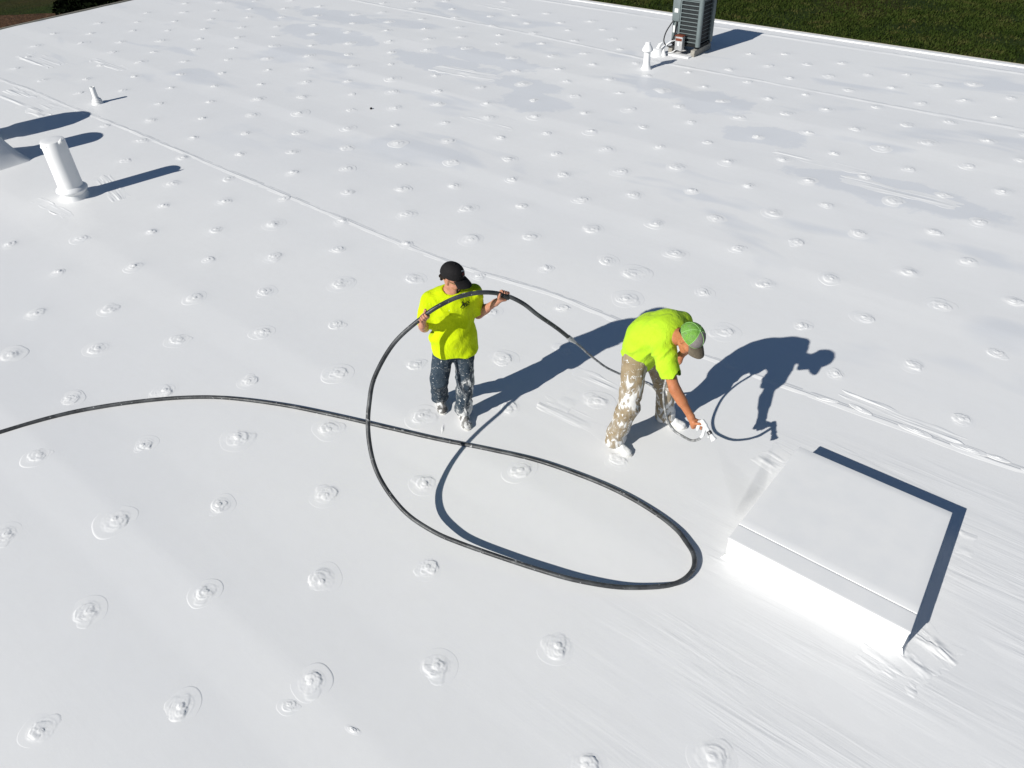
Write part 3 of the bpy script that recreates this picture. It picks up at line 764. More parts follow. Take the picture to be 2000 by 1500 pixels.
fl = MB(); fl.box((PXL + .018, AY0 + .004, 0), (AX1 - .075, AY0 + .022, 0.014), 0.002); fo_ = acp(fl, 'louvre', 'ac_grey')
fl = MB(); fl.box((AX1 - .014, AY0 + .07, 0), (AX1 - .004, AY1 - .075, 0.007), 0.002); fs_ = acp(fl, 'louvre', 'ac_grey')
fl = MB(); fl.box((AX0 + .004, AY0 + .07, 0), (AX0 + .026, AY1 - .075, 0.016), 0.003); fw_ = acp(fl, 'louvre', 'ac_grey')
fl = MB(); fl.box((AX0 + .075, AY1 - .026, 0), (AX1 - .075, AY1 - .004, 0.016), 0.003); fb_ = acp(fl, 'louvre', 'ac_grey')
for i in range(NL):
    z_ = AZ0 + 0.055 + i * (AZ1 - AZ0 - 0.14) / (NL - 1)
    for src in (fo_, fs_, fw_, fb_):
        if i == 0: src.location = (0, 0, z_)
        else:
            q = src.copy(); COL.objects.link(q); q.parent = ac; q.location = (0, 0, z_)
# disconnect box on the front
DX = PXL + 0.02
box_o = MB(); box_o.box((DX, AY0 - .15, AZ0 - .09), (DX + .17, AY0 - .035, AZ0 + .19), 0.008); dbox = acp(box_o, 'disconnect_box', 'galvanised')
m = MB(); m.box((DX - .006, AY0 - .165, AZ0 + .185), (DX + .176, AY0 - .03, AZ0 + .205), 0.004); m.out('box_hood', M['rust_red'], dbox, shift=S)
m = MB(); m.box((DX + .012, AY0 - .157, AZ0 + .10), (DX + .158, AY0 - .1505, AZ0 + .15), 0.003); m.out('rust_band', M['rust_red'], dbox, shift=S)
m = MB(); m.box((DX + .065, AY0 - .1535, AZ0 + .005), (DX + .10, AY0 - .1507, AZ0 + .085)); m.out('label_sticker', M['label_white'], dbox, smooth=False, shift=S)
m = MB(); m.box((DX + .06, AY0 - .034, AZ0 + .10), (DX + .11, AY0 + .02, AZ0 + .14), 0.003); m.out('bracket', M['galvanised'], dbox, shift=S)
# wiring whip, refrigerant lines
m = MB(); m.tube(spline([(AX0 + .035, AY0 + .0, AZ0 + .44), (AX0 - .01, AY0 - .03, AZ0 + .36), (AX0 - .09, AY0 - .06, AZ0 + .20), (AX0 - .10, AY0 - .10, AZ0 + .04), (AX0 + .0, AY0 - .13, AZ0 - .04), (DX + .0, AY0 - .1, AZ0 - .03)], 8), 0.013, 9); acp(m, 'wiring_whip', 'black_rubber')
m = MB(); m.tube(spline([(AX0 + .10, AY0 + .02, AZ0 + .44), (AX0 + .11, AY0 - .01, AZ0 + .30), (AX0 + .08, AY0 - .02, AZ0 + .12), (AX0 + .03, AY0 - .03, AZ0 + .0)], 8), 0.016, 9); acp(m, 'wiring_whip', 'black_rubber')
m = MB(); m.tube(spline([(AX0 + .05, AY0 + .03, AZ0 + .02), (AX0 - .02, AY0 - .06, AZ0 - .02), (AX0 - .10, AY0 - .18, AZ0 - .10), (AX0 - .12, AY0 - .33, 0.02)], 8), 0.022, 9); acp(m, 'refrigerant_line', 'coat')
m = MB(); m.tube(spline([(AX0 + .10, AY0 + .03, AZ0 + .05), (AX0 + .04, AY0 - .07, AZ0 + .03), (AX0 - .04, AY0 - .2, AZ0 - .07), (AX0 - .06, AY0 - .36, 0.03)], 8), 0.016, 9); acp(m, 'refrigerant_line', 'coat')
m = MB(); m.tube(spline([(DX + .02, AY0 - .1, AZ0 - .09), (DX - .05, AY0 - .17, AZ0 - .14), (AX0 + .03, AY0 - .3, 0.02)], 8), 0.010, 8); acp(m, 'conduit', 'coat')
m = MB()
for (fx_, fy_) in ((AX0 + .06, AY0 + .06), (AX1 - .06, AY0 + .06), (AX0 + .06, AY1 - .06), (AX1 - .06, AY1 - .06)):
    m.box((fx_ - .03, fy_ - .03, AZ0 - .06), (fx_ + .03, fy_ + .03, AZ0 - .022), 0.004)
acp(m, 'foot', 'ac_dark')
boot = empty('pipe_flashing', (AX0 - 0.10, AY0 - 0.37, 0), 'lumpy white flashing pocket where lines enter the roof beside the condenser', 'pipe flashing')
m = MB(); m.lathe([(0.17, -0.01), (0.135, 0.03), (0.12, 0.09), (0.105, 0.13), (0.05, 0.14)], 20, (0, 0, 0), 0.10, 3); m.out('pitch_pocket', M['coat'], boot)
m = MB(); m.tube([(0.0, 0.02, 0.1), (0.03, 0.06, 0.2), (0.05, 0.12, 0.23)], [0.04, 0.035, 0.02], 10); m.out('pipe_sleeve', M['coat'], boot)
m = MB(); m.lathe([(0.07, -0.01), (0.05, 0.04), (0.02, 0.11), (0.012, 0.13)], 14, (0.15, 0.03, 0), 0.08, 5); m.out('pipe_sleeve', M['coat'], boot)
for xx, lab in ((AX0 + .01, 'timber block under the pipe side of the condenser, mostly hidden by its disconnect box'), (AX1 - .12, 'white smeared timber block showing under the front corner of the condenser')):
    m = MB(); m.box((xx, AY0 - .08, -.01), (xx + .09, AY1 + .06, AZ0 - .062), 0.006)
    so = m.out('support_block', M['weathered_wood'], None)
    tag(so, lab, 'support block', 'timber blocks under the condenser')
m = MB(); m.box((AX0 + .04, AY0 - .24, -.005), (AX1 - .08, AY0 - .06, 0.02), 0.006)
so = m.out('roof_pad', M['coat'], None); tag(so, 'flat white pad lying on the roof in front of the condenser', 'roof pad')

# ------------------------------------------------------------------ smooth solids from distance fields (for people and clothes)
def nrm(v):
    v = np.asarray(v, float)
    return v / np.linalg.norm(v)

class Field:
    def __init__(self, lo, hi, vox):
        self.vox = vox
        self.lo = np.asarray(lo, float)
        n = np.ceil((np.asarray(hi, float) - self.lo) / vox).astype(int) + 1
        self.ax = [self.lo[i] + vox * np.arange(n[i]) for i in range(3)]
        self.d = np.full(n, 1.0, np.float32)
    def _sub(self, lo, hi):
        sl = []
        for i in range(3):
            a = int(np.clip(np.floor((lo[i] - self.lo[i]) / self.vox), 0, self.d.shape[i]))
            b = int(np.clip(np.ceil((hi[i] - self.lo[i]) / self.vox) + 1, 0, self.d.shape[i]))
            sl.append(slice(a, b))
        sl = tuple(sl)
        g = np.meshgrid(*[self.ax[i][sl[i]] for i in range(3)], indexing='ij')
        return sl, g
    def _put(self, sl, d, k, sub=False):
        o = self.d[sl]
        if o.size == 0: return
        if sub:
            self.d[sl] = np.maximum(o, -d)
        elif k <= 0:
            self.d[sl] = np.minimum(o, d)
        else:
            h = np.maximum(k - np.abs(o - d), 0) / k
            self.d[sl] = np.minimum(o, d) - h * h * k * 0.25
    def cone(self, a, b, ra, rb, k=0.03, w=None, f=1.0, sub=False):
        """round cone from a to b; w, f: flattened by f along direction w"""
        a, b = np.asarray(a, float), np.asarray(b, float)
        R = max(ra, rb) + max(k, 0.02) + 2 * self.vox
        sl, g = self._sub(np.minimum(a, b) - R, np.maximum(a, b) + R)
        ba = b - a
        L2 = max(ba @ ba, 1e-9)
        p = [g[i] - a[i] for i in range(3)]
        t = np.clip((p[0] * ba[0] + p[1] * ba[1] + p[2] * ba[2]) / L2, 0, 1)
        q = [p[i] - t * ba[i] for i in range(3)]
        r = ra + (rb - ra) * t
        if w is None:
            d = np.sqrt(q[0] ** 2 + q[1] ** 2 + q[2] ** 2) - r
        else:
            w = nrm(w)
            qn = q[0] * w[0] + q[1] * w[1] + q[2] * w[2]
            l2 = q[0] ** 2 + q[1] ** 2 + q[2] ** 2
            l = np.sqrt(np.maximum(l2 - qn ** 2 + (qn / f) ** 2, 1e-12))
            d = (l - r) * np.sqrt(l2 + 1e-12) / l
        self._put(sl, d.astype(np.float32), k, sub)
        return self
    def ell(self, c, axes, rad, k=0.02, sub=False):
        """ellipsoid at c with orthonormal axes (rows) and radii"""
        c = np.asarray(c, float); axes = np.asarray(axes, float)
        R = max(rad) + max(k, 0.02) + 2 * self.vox
        sl, g = self._sub(c - R, c + R)
        p = [g[i] - c[i] for i in range(3)]
        l2 = p[0] ** 2 + p[1] ** 2 + p[2] ** 2
        s = 0
        for i in range(3):
            s = s + ((p[0] * axes[i][0] + p[1] * axes[i][1] + p[2] * axes[i][2]) / rad[i]) ** 2
        s = np.sqrt(np.maximum(s, 1e-12))
        d = (s - 1) * np.sqrt(l2 + 1e-12) / s
        d = np.where(l2 < 1e-10, -min(rad), d)
        self._put(sl, d.astype(np.float32), k, sub)
        return self
    def cut(self, p, n, soft=0.0, wob=None):
        """keep only what lies below the plane (p, n)"""
        n = nrm(n)
        g = np.meshgrid(*self.ax, indexing='ij')
        d = (g[0] - p[0]) * n[0] + (g[1] - p[1]) * n[1] + (g[2] - p[2]) * n[2]
        if wob is not None:
            d = d + wob[0] * vnoise(g[0] * wob[1], g[1] * wob[1], g[2] * wob[1], wob[2])
        self.d = np.maximum(self.d, d.astype(np.float32))
        return self
    def cut_local(self, c, R, p, n):
        """the same, within R of c only"""
        n = nrm(n); c = np.asarray(c, float)
        sl, g = self._sub(c - R, c + R)
        d = (g[0] - p[0]) * n[0] + (g[1] - p[1]) * n[1] + (g[2] - p[2]) * n[2]
        r = np.sqrt((g[0] - c[0]) ** 2 + (g[1] - c[1]) ** 2 + (g[2] - c[2]) ** 2)
        self.d[sl] = np.where(r < R, np.maximum(self.d[sl], d), self.d[sl]).astype(np.float32)
        return self
    def mesh(self, name):
        """surface nets"""
        d = self.d
        inside = d < 0
        c = np.zeros(tuple(s - 1 for s in d.shape), np.int8)
        for i in (0, 1):
            for j in (0, 1):
                for k in (0, 1):
                    c += inside[i:i + c.shape[0], j:j + c.shape[1], k:k + c.shape[2]]
        act = (c > 0) & (c < 8)
        idx = np.full(act.shape, -1, np.int64)
        cells = np.argwhere(act)
        idx[act] = np.arange(len(cells))
        acc = np.zeros((len(cells), 3)); cnt = np.zeros(len(cells))
        corners = [(i, j, k) for i in (0, 1) for j in (0, 1) for k in (0, 1)]
        for a in corners:
            for ax in range(3):
                if a[ax]: continue
                b = list(a); b[ax] = 1
                da = d[cells[:, 0] + a[0], cells[:, 1] + a[1], cells[:, 2] + a[2]]
                db = d[cells[:, 0] + b[0], cells[:, 1] + b[1], cells[:, 2] + b[2]]
                m = (da < 0) != (db < 0)
                t = np.where(m, da / np.where(m, da - db, 1), 0)
                pt = np.array(a, float)[None, :].repeat(len(cells), 0)
                pt[:, ax] += t
                acc[m] += pt[m]; cnt[m] += 1
        V = self.lo + self.vox * (cells + acc / cnt[:, None])
        F = []
        for ax in range(3):
            o = [x for x in range(3) if x != ax]
            s0 = [slice(None)] * 3; s1 = [slice(None)] * 3
            s0[ax] = slice(0, -1); s1[ax] = slice(1, None)
            cr = inside[tuple(s0)] != inside[tuple(s1)]
            e = np.argwhere(cr)
            e = e[(e[:, o[0]] > 0) & (e[:, o[1]] > 0) & (e[:, o[0]] < d.shape[o[0]] - 1) & (e[:, o[1]] < d.shape[o[1]] - 1)]
            def cell(du, dv):
                q = e.copy(); q[:, o[0]] += du; q[:, o[1]] += dv
                return idx[q[:, 0], q[:, 1], q[:, 2]]
            f = np.stack([cell(-1, -1), cell(0, -1), cell(0, 0), cell(-1, 0)], 1)
            flip = inside[e[:, 0], e[:, 1], e[:, 2]]
            if ax == 1: flip = ~flip
            f[~flip] = f[~flip][:, ::-1]
            F.append(f)
        F = np.vstack(F)
        F = F[(F >= 0).all(1)]
        return mesh_np(name, V, F)

def relax(me, it=1, fac=0.5):
    n = len(me.vertices)
    V = np.empty(n * 3, np.float32); me.vertices.foreach_get('co', V); V = V.reshape(-1, 3)
    E = np.empty(len(me.edges) * 2, np.int32); me.edges.foreach_get('vertices', E); E = E.reshape(-1, 2)
    deg = np.bincount(E.ravel(), minlength=n)[:, None].clip(1)
    for _ in range(it):
        S = np.zeros_like(V)
        for q in range(3):
            S[:, q] = np.bincount(E[:, 0], V[E[:, 1], q], n) + np.bincount(E[:, 1], V[E[:, 0], q], n)
        V = V + fac * (S / deg - V)
    me.vertices.foreach_set('co', V.astype(np.float32).ravel()); me.update()
    return V

def crumple(me, fn):
    """push vertices along their normals by fn(V, N)"""
    n = len(me.vertices)
    V = np.empty(n * 3, np.float32); me.vertices.foreach_get('co', V); V = V.reshape(-1, 3).astype(float)
    N = np.empty(n * 3, np.float32); me.vertices.foreach_get('normal', N); N = N.reshape(-1, 3)
    V = V + N * fn(V, N)[:, None]
    me.vertices.foreach_set('co', V.astype(np.float32).ravel()); me.update()

def ridged(x, y, z, s):
    return 1 - 2 * np.abs(vnoise(x, y, z, s))

def soft(field, name, mat, parent, it=2, fn=None):
    me = field.mesh(name)
    relax(me, it)
    if fn: crumple(me, fn); relax(me, 1, 0.4)
    o = link(name, me, parent, None, True, [mat])
    if parent:
        me.transform(Matrix.Translation(-Vector(parent.location)))
    return o

# ------------------------------------------------------------------ fabrics, skin
def skin_mat(name, a, b):
    k = NT(name, a, 0.5, 0.35)
    f = k.noise(k.coord('Object'), 16, 4, 0.6)
    k.color(k.mix(k.ramp(f, [(0.35, 0.0), (0.7, 1.0)]), a, b))
    k.b.inputs['Subsurface Weight'].default_value = 0.12
    k.b.inputs['Subsurface Radius'].default_value = (0.012, 0.005, 0.003)
    k.b.inputs['Subsurface Scale'].default_value = 0.5
    k.bump(k.noise(k.coord('Object'), 60, 3), 1.0, 0.0012)
    M[name] = k.m
skin_mat('skin_light', (0.52, 0.255, 0.17), (0.44, 0.19, 0.12))
skin_mat('skin_tan', (0.46, 0.185, 0.085), (0.37, 0.13, 0.055))
simple('beard_hair', (0.018, 0.012, 0.009), 0.8, 0.2, bump=0.004, bscale=180)
simple('lip', (0.34, 0.12, 0.09), 0.5, 0.3)
simple('eye_white', (0.6, 0.58, 0.55), 0.3, 0.5, var=0.05)
simple('dark_lens', (0.02, 0.018, 0.02), 0.15, 0.6)
simple('frame_bronze', (0.28, 0.19, 0.08), 0.35, 0.5)
simple('cap_black', (0.013, 0.012, 0.013), 0.8, 0.2, var=0.3, scale=40, bump=0.001, bscale=220)
simple('cap_grey', (0.235, 0.215, 0.205), 0.85, 0.15, var=0.2, scale=30, bump=0.001, bscale=220)
simple('cap_brown', (0.155, 0.13, 0.095), 0.85, 0.15, var=0.25, scale=30, bump=0.001, bscale=220)
simple('cap_piping', (0.30, 0.56, 0.19), 0.8, 0.1)
simple('emblem_white', (0.7, 0.7, 0.68), 0.7, 0.2)
simple('emblem_red', (0.11, 0.012, 0.012), 0.7, 0.2)
simple('print_black', (0.012, 0.013, 0.012), 0.7, 0.2)
k = NT('cap_mesh_green', (0.22, 0.52, 0.08), 0.8, 0.15)
o = k.coord('Object')
v = k.n('ShaderNodeTexVoronoi'); v.inputs['Scale'].default_value = 260; k.l(o, v.inputs['Vector'])
c = k.mix(k.ramp(v.outputs['Distance'], [(0.25, 1.0), (0.55, 0.0)]), (0.18, 0.40, 0.065), (0.07, 0.15, 0.035))
c = k.mix(k.ramp(k.noise(o, 22, 3), [(0.5, 0.0), (0.7, 0.75)]), c, (0.17, 0.27, 0.12))
k.color(c); k.bump(v.outputs['Distance'], 1.0, 0.002)
M['cap_mesh'] = k.m

def shirt_mat(name, a, b, paint=0.0):
    k = NT(name, a, 0.85, 0.12)
    o = k.coord('Object')
    f = k.noise(o, 7, 3, 0.6)
    c = k.mix(k.ramp(f, [(0.35, 0.0), (0.72, 1.0)]), a, b)
    if paint:
        s = k.noise(o, 34, 4, 0.65)
        c = k.mix(k.ramp(s, [(0.70, 0.0), (0.74, paint)]), c, (0.75, 0.76, 0.68))
    k.color(c)
    w = k.noise(k.coord('Object', (1, 1, 0.45), rot=(0.2, 0.3, 0.5)), 11.0, 3, 0.5, 1.2)
    h = k.math('ADD', k.math('MULTIPLY', w, 0.014), k.math('MULTIPLY', k.noise(o, 400, 1), 0.0003))
    k.bump(h, 1.0, 1.0)
    k.b.inputs['Sheen Weight'].default_value = 0.05
    M[name] = k.m
shirt_mat('shirt_yellow', (0.54, 0.67, 0.003), (0.48, 0.63, 0.002), 0.5)
shirt_mat('shirt_lime', (0.43, 0.66, 0.028), (0.38, 0.61, 0.018))

def trouser_mat(name, a, b, spots, smear, z0, z1, ps=26, side=None, low=0.35):
    """work trousers; white paint spots all over and smears that get denser from height z1 down to z0"""
    k = NT(name, a, 0.85, 0.15)
    o = k.coord('Object')
    f = k.noise(o, 12, 4, 0.65)
    weave = k.noise(k.coord('Object', (1, 1, 0.15)), 160, 2)
    c = k.mix(k.ramp(f, [(0.32, 0.0), (0.7, 1.0)]), a, b)
    c = k.mix(k.math('MULTIPLY', weave, 0.35), c, tuple(x * 0.6 for x in a))
    sx, sy, sz = k.sep(o)
    mr = k.n('ShaderNodeMapRange'); mr.inputs[1].default_value = z1; mr.inputs[2].default_value = z0; mr.inputs[3].default_value = 0.0; mr.inputs[4].default_value = 1.0
    k.l(sz, mr.inputs[0])
    s1 = k.noise(o, ps, 4, 0.62, 0.6)
    p1 = k.ramp(s1, [(spots, 0.0), (spots + 0.03, 1.0)])
    s2 = k.noise(k.coord('Object', (1, 1, 0.45)), 13, 4, 0.6, 0.8)
    thr = k.math('ADD', s2, k.math('MULTIPLY', mr.outputs[0], low))
    if side is not None:
        dx = k.math('ADD', k.math('MULTIPLY', sx, side[0]), k.math('MULTIPLY', sy, side[1]))
        thr = k.math('ADD', thr, k.math('MULTIPLY', k.math('ADD', dx, side[2]), side[3]))
    p2 = k.ramp(thr, [(smear, 0.0), (smear + 0.05, 0.92)])
    haze = k.math('MULTIPLY', k.ramp(thr, [(smear - 0.12, 0.0), (smear, 1.0)]), 0.30)
    c = k.mix(haze, c, (0.42, 0.42, 0.41))
    pm = k.math('MAXIMUM', p1, p2)
    c = k.mix(pm, c, (0.72, 0.72, 0.71))
    k.color(c)
    w = k.noise(k.coord('Object', (1, 1, 0.6), rot=(0.3, 0.2, 0.1)), 14.0, 3, 0.55, 1.0)
    k.bump(k.math('ADD', k.math('MULTIPLY', w, 0.010), k.math('MULTIPLY', pm, 0.0015)), 1.0, 1.0)
    M[name] = k.m
trouser_mat('jeans_dark', (0.024, 0.040, 0.060), (0.055, 0.074, 0.094), 0.62, 0.64, 0.0, 0.75, 46, (0.613, 0.79, -0.03, 0.6), 0.13)
trouser_mat('work_khaki', (0.33, 0.26, 0.165), (0.25, 0.19, 0.115), 0.595, 0.605, 0.0, 0.85, 26, (1.0, -0.2, 0.02, 0.45), 0.09)
trouser_mat('shoe_dirty', (0.10, 0.095, 0.09), (0.20, 0.19, 0.18), 0.60, 0.60, 0.0, 0.09, 30, None, 0.14)
trouser_mat('shoe_painted', (0.62, 0.60, 0.57), (0.45, 0.42, 0.38), 0.42, 0.46, 0.0, 0.10, 22, None, 0.35)
simple('sole_white', (0.62, 0.61, 0.58), 0.7, 0.2, var=0.3, scale=30)

# ------------------------------------------------------------------ body pieces
def frame(fwd, up):
    f = nrm(fwd); u = np.asarray(up, float); u = nrm(u - (u @ f) * f)
    r = np.cross(f, u)                       # the person's right
    return r, f, u

def head_field(F, c, fr, scale=1.0):
    """a head round centre c: x right, y forward, z up"""
    r, f, u = fr
    s = scale
    P = lambda x, y, z: np.asarray(c) + s * (x * r + y * f + z * u)
    A = [r, f, u]
    F.ell(P(0, -0.012, 0.035), A, (0.077 * s, 0.098 * s, 0.092 * s), 0.0)
    F.ell(P(0, 0.022, -0.035), A, (0.064 * s, 0.072 * s, 0.085 * s), 0.03)
    F.cone(P(-0.03, 0.055, -0.095), P(0.03, 0.055, -0.095), 0.026 * s, 0.026 * s, 0.03)
    F.cone(P(-0.05, 0.0, -0.065), P(-0.02, 0.06, -0.098), 0.022 * s, 0.02 * s, 0.02)
    F.cone(P(0.05, 0.0, -0.065), P(0.02, 0.06, -0.098), 0.022 * s, 0.02 * s, 0.02)
    F.cone(P(0, 0.088, 0.012), P(0, 0.112, -0.032), 0.010 * s, 0.015 * s, 0.014)         # nose
    F.cone(P(-0.014, 0.098, -0.036), P(0.014, 0.098, -0.036), 0.010 * s, 0.010 * s, 0.008)
    F.cone(P(-0.04, 0.080, 0.022), P(0.04, 0.080, 0.022), 0.014 * s, 0.014 * s, 0.012)   # brow
    for q in (-1, 1):
        F.cone(P(q * 0.033, 0.094, 0.0), P(q * 0.033, 0.10, 0.0), 0.012 * s, 0.008 * s, 0.0, sub=True)
        F.cone(P(q * 0.045, 0.066, -0.03), P(q * 0.05, 0.05, -0.03), 0.022 * s, 0.02 * s, 0.02)   # cheek
        F.cone(P(q * 0.078, -0.012, 0.020), P(q * 0.075, -0.004, -0.030), 0.017 * s, 0.010 * s, 0.008, w=r, f=0.5)  # ear
        F.cone(P(q * 0.098, 0.000, 0.010), P(q * 0.096, 0.0, -0.006), 0.008 * s, 0.006 * s, 0.0, sub=True)
    F.cone(P(-0.018, 0.086, -0.063), P(0.018, 0.086, -0.063), 0.0075 * s, 0.0075 * s, 0.006)   # lips
    F.cone(P(-0.018, 0.085, -0.072), P(0.018, 0.085, -0.072), 0.008 * s, 0.008 * s, 0.006)
    return P

def hand_field(F, C, a, b, rad, wrist, turn=1, size=1.0):
    """a hand closed round a bar through C along a; the palm lies on side b"""
    a = nrm(a); b = np.asarray(b, float); b = nrm(b - (b @ a) * a)
    c = np.cross(a, b) * turn
    C = np.asarray(C, float)
    on = lambda off, ang, r: C + a * off + r * (math.cos(ang) * b + math.sin(ang) * c)
    pr = rad + 0.016 * size
    F.cone(on(0.030 * size, 0.25, pr), on(-0.034 * size, 0.25, pr), 0.020 * size, 0.019 * size, 0.01)
    F.cone(on(0.024 * size, -0.35, pr + .006), on(-0.030 * size, -0.35, pr + .006), 0.020 * size, 0.018 * size, 0.012)
    F.cone(on(0.0, -0.2, pr + .012), wrist, 0.026 * size, 0.029 * size, 0.02)
    lens = (0.94, 1.0, 0.96, 0.82)
    for i in range(4):
        off = (0.033 - i * 0.0225) * size
        r = rad + 0.0095 * size
        angs = np.array([0.45, 1.35, 2.35, 3.30]) * 1.0
        angs = 0.45 + (angs - 0.45) * lens[i]
        rr_ = [r + 0.006, r + 0.004, r + 0.002, r]
        w_ = [0.0108, 0.0100, 0.0092, 0.0082]
        for j in range(3):
            F.cone(on(off, angs[j], rr_[j]), on(off * 0.96, angs[j + 1], rr_[j + 1]), w_[j] * size, w_[j + 1] * size, 0.003)
    r = rad + 0.011 * size
    tp = [on(0.020 * size, -0.6, pr + 0.006), on(0.044 * size, -1.2, r + 0.006), on(0.052 * size, -1.9, r + 0.002), on(0.054 * size, -2.5, r)]
    for j, (q0, q1) in enumerate(((0.014, 0.0125), (0.0125, 0.011), (0.011, 0.009))):
        F.cone(tp[j], tp[j + 1], q0 * size, q1 * size, 0.005)

def shoe(F, heel, toe, h=0.0):
    """one shoe from heel to toe on the roof"""
    heel, toe = np.array([*heel[:2], 0.0]), np.array([*toe[:2], 0.0])
    d = nrm(toe - heel); L = np.linalg.norm(toe - heel); s = np.cross(d, [0, 0, 1])
    P = lambda t, side, z: heel + d * L * t + s * side + np.array([0, 0, z])
    F.cone(P(0.14, 0, 0.045), P(0.36, 0, 0.048), 0.040, 0.043, 0.02, w=(0, 0, 1), f=0.95)
    F.cone(P(0.36, 0, 0.046), P(0.80, 0.004, 0.030), 0.044, 0.049, 0.03, w=(0, 0, 1), f=0.66)
    F.cone(P(0.22, 0, 0.06), P(0.24, 0, 0.125), 0.040, 0.040, 0.02)
    F.cone(P(0.30, 0, 0.09), P(0.62, 0, 0.055), 0.030, 0.026, 0.02)
    for q in range(4):
        t = 0.36 + q * 0.075
        F.cone(P(t, -0.020, 0.094 - q * 0.009), P(t, 0.020, 0.094 - q * 0.009), 0.006, 0.006, 0.004)
    F.cut((0, 0, 0.012), (0, 0, -1))
    return P

def make_sole(heel, toe, parent, mat):
    heel, toe = np.array([*heel[:2], 0.0]), np.array([*toe[:2], 0.0])
    d = nrm(toe - heel); L = np.linalg.norm(toe - heel); s = np.cross(d, [0, 0, 1])
    ts = np.linspace(0, 1, 22)
    wd = np.interp(ts, [0, .05, .15, .4, .7, .88, .96, 1], [.012, .032, .042, .040, .052, .042, .026, .008])
    bm = bmesh.new(); rings = []
    for z, g in ((0.0, 0.96), (0.008, 1.0), (0.024, 1.0), (0.026, 0.9)):
        a = [bm.verts.new(Vector(heel + d * L * (0.5 + (t - 0.5) * (1 + (g - 1) * .3)) + s * w * g + np.array([0, 0, z]))) for t, w in zip(ts, wd)]
        b = [bm.verts.new(Vector(heel + d * L * (0.5 + (t - 0.5) * (1 + (g - 1) * .3)) - s * w * g + np.array([0, 0, z]))) for t, w in zip(ts[::-1], wd[::-1])]
        rings.append(a + b)
    for r0, r1 in zip(rings[:-1], rings[1:]):
        for q in range(len(r0)):
            bm.faces.new((r0[q], r0[(q + 1) % len(r0)], r1[(q + 1) % len(r0)], r1[q]))
    bm.faces.new(rings[-1]); bm.faces.new(rings[0][::-1])
    bmesh.ops.recalc_face_normals(bm, faces=bm.faces)
    me = bpy.data.meshes.new('sole'); bm.to_mesh(me); bm.free()
    return me

def build_shoe(person, heel, toe, mat):
    lo = np.minimum(heel, toe)[:2] - 0.09; hi = np.maximum(heel, toe)[:2] + 0.09
    F = Field((*lo, 0), (*hi, 0.2), 0.005)
    shoe(F, heel, toe)
    o = soft(F, 'shoe', mat, person, 1, lambda V, N: 0.0025 * fbm(V[:, 0] * 45, V[:, 1] * 45, V[:, 2] * 45, 3, 2))
    me = make_sole(heel, toe, o, M['sole_white'])
    me.transform(Matrix.Translation(-Vector(person.location)))
    link('sole', me, o, None, False, [M['sole_white']])
    return o

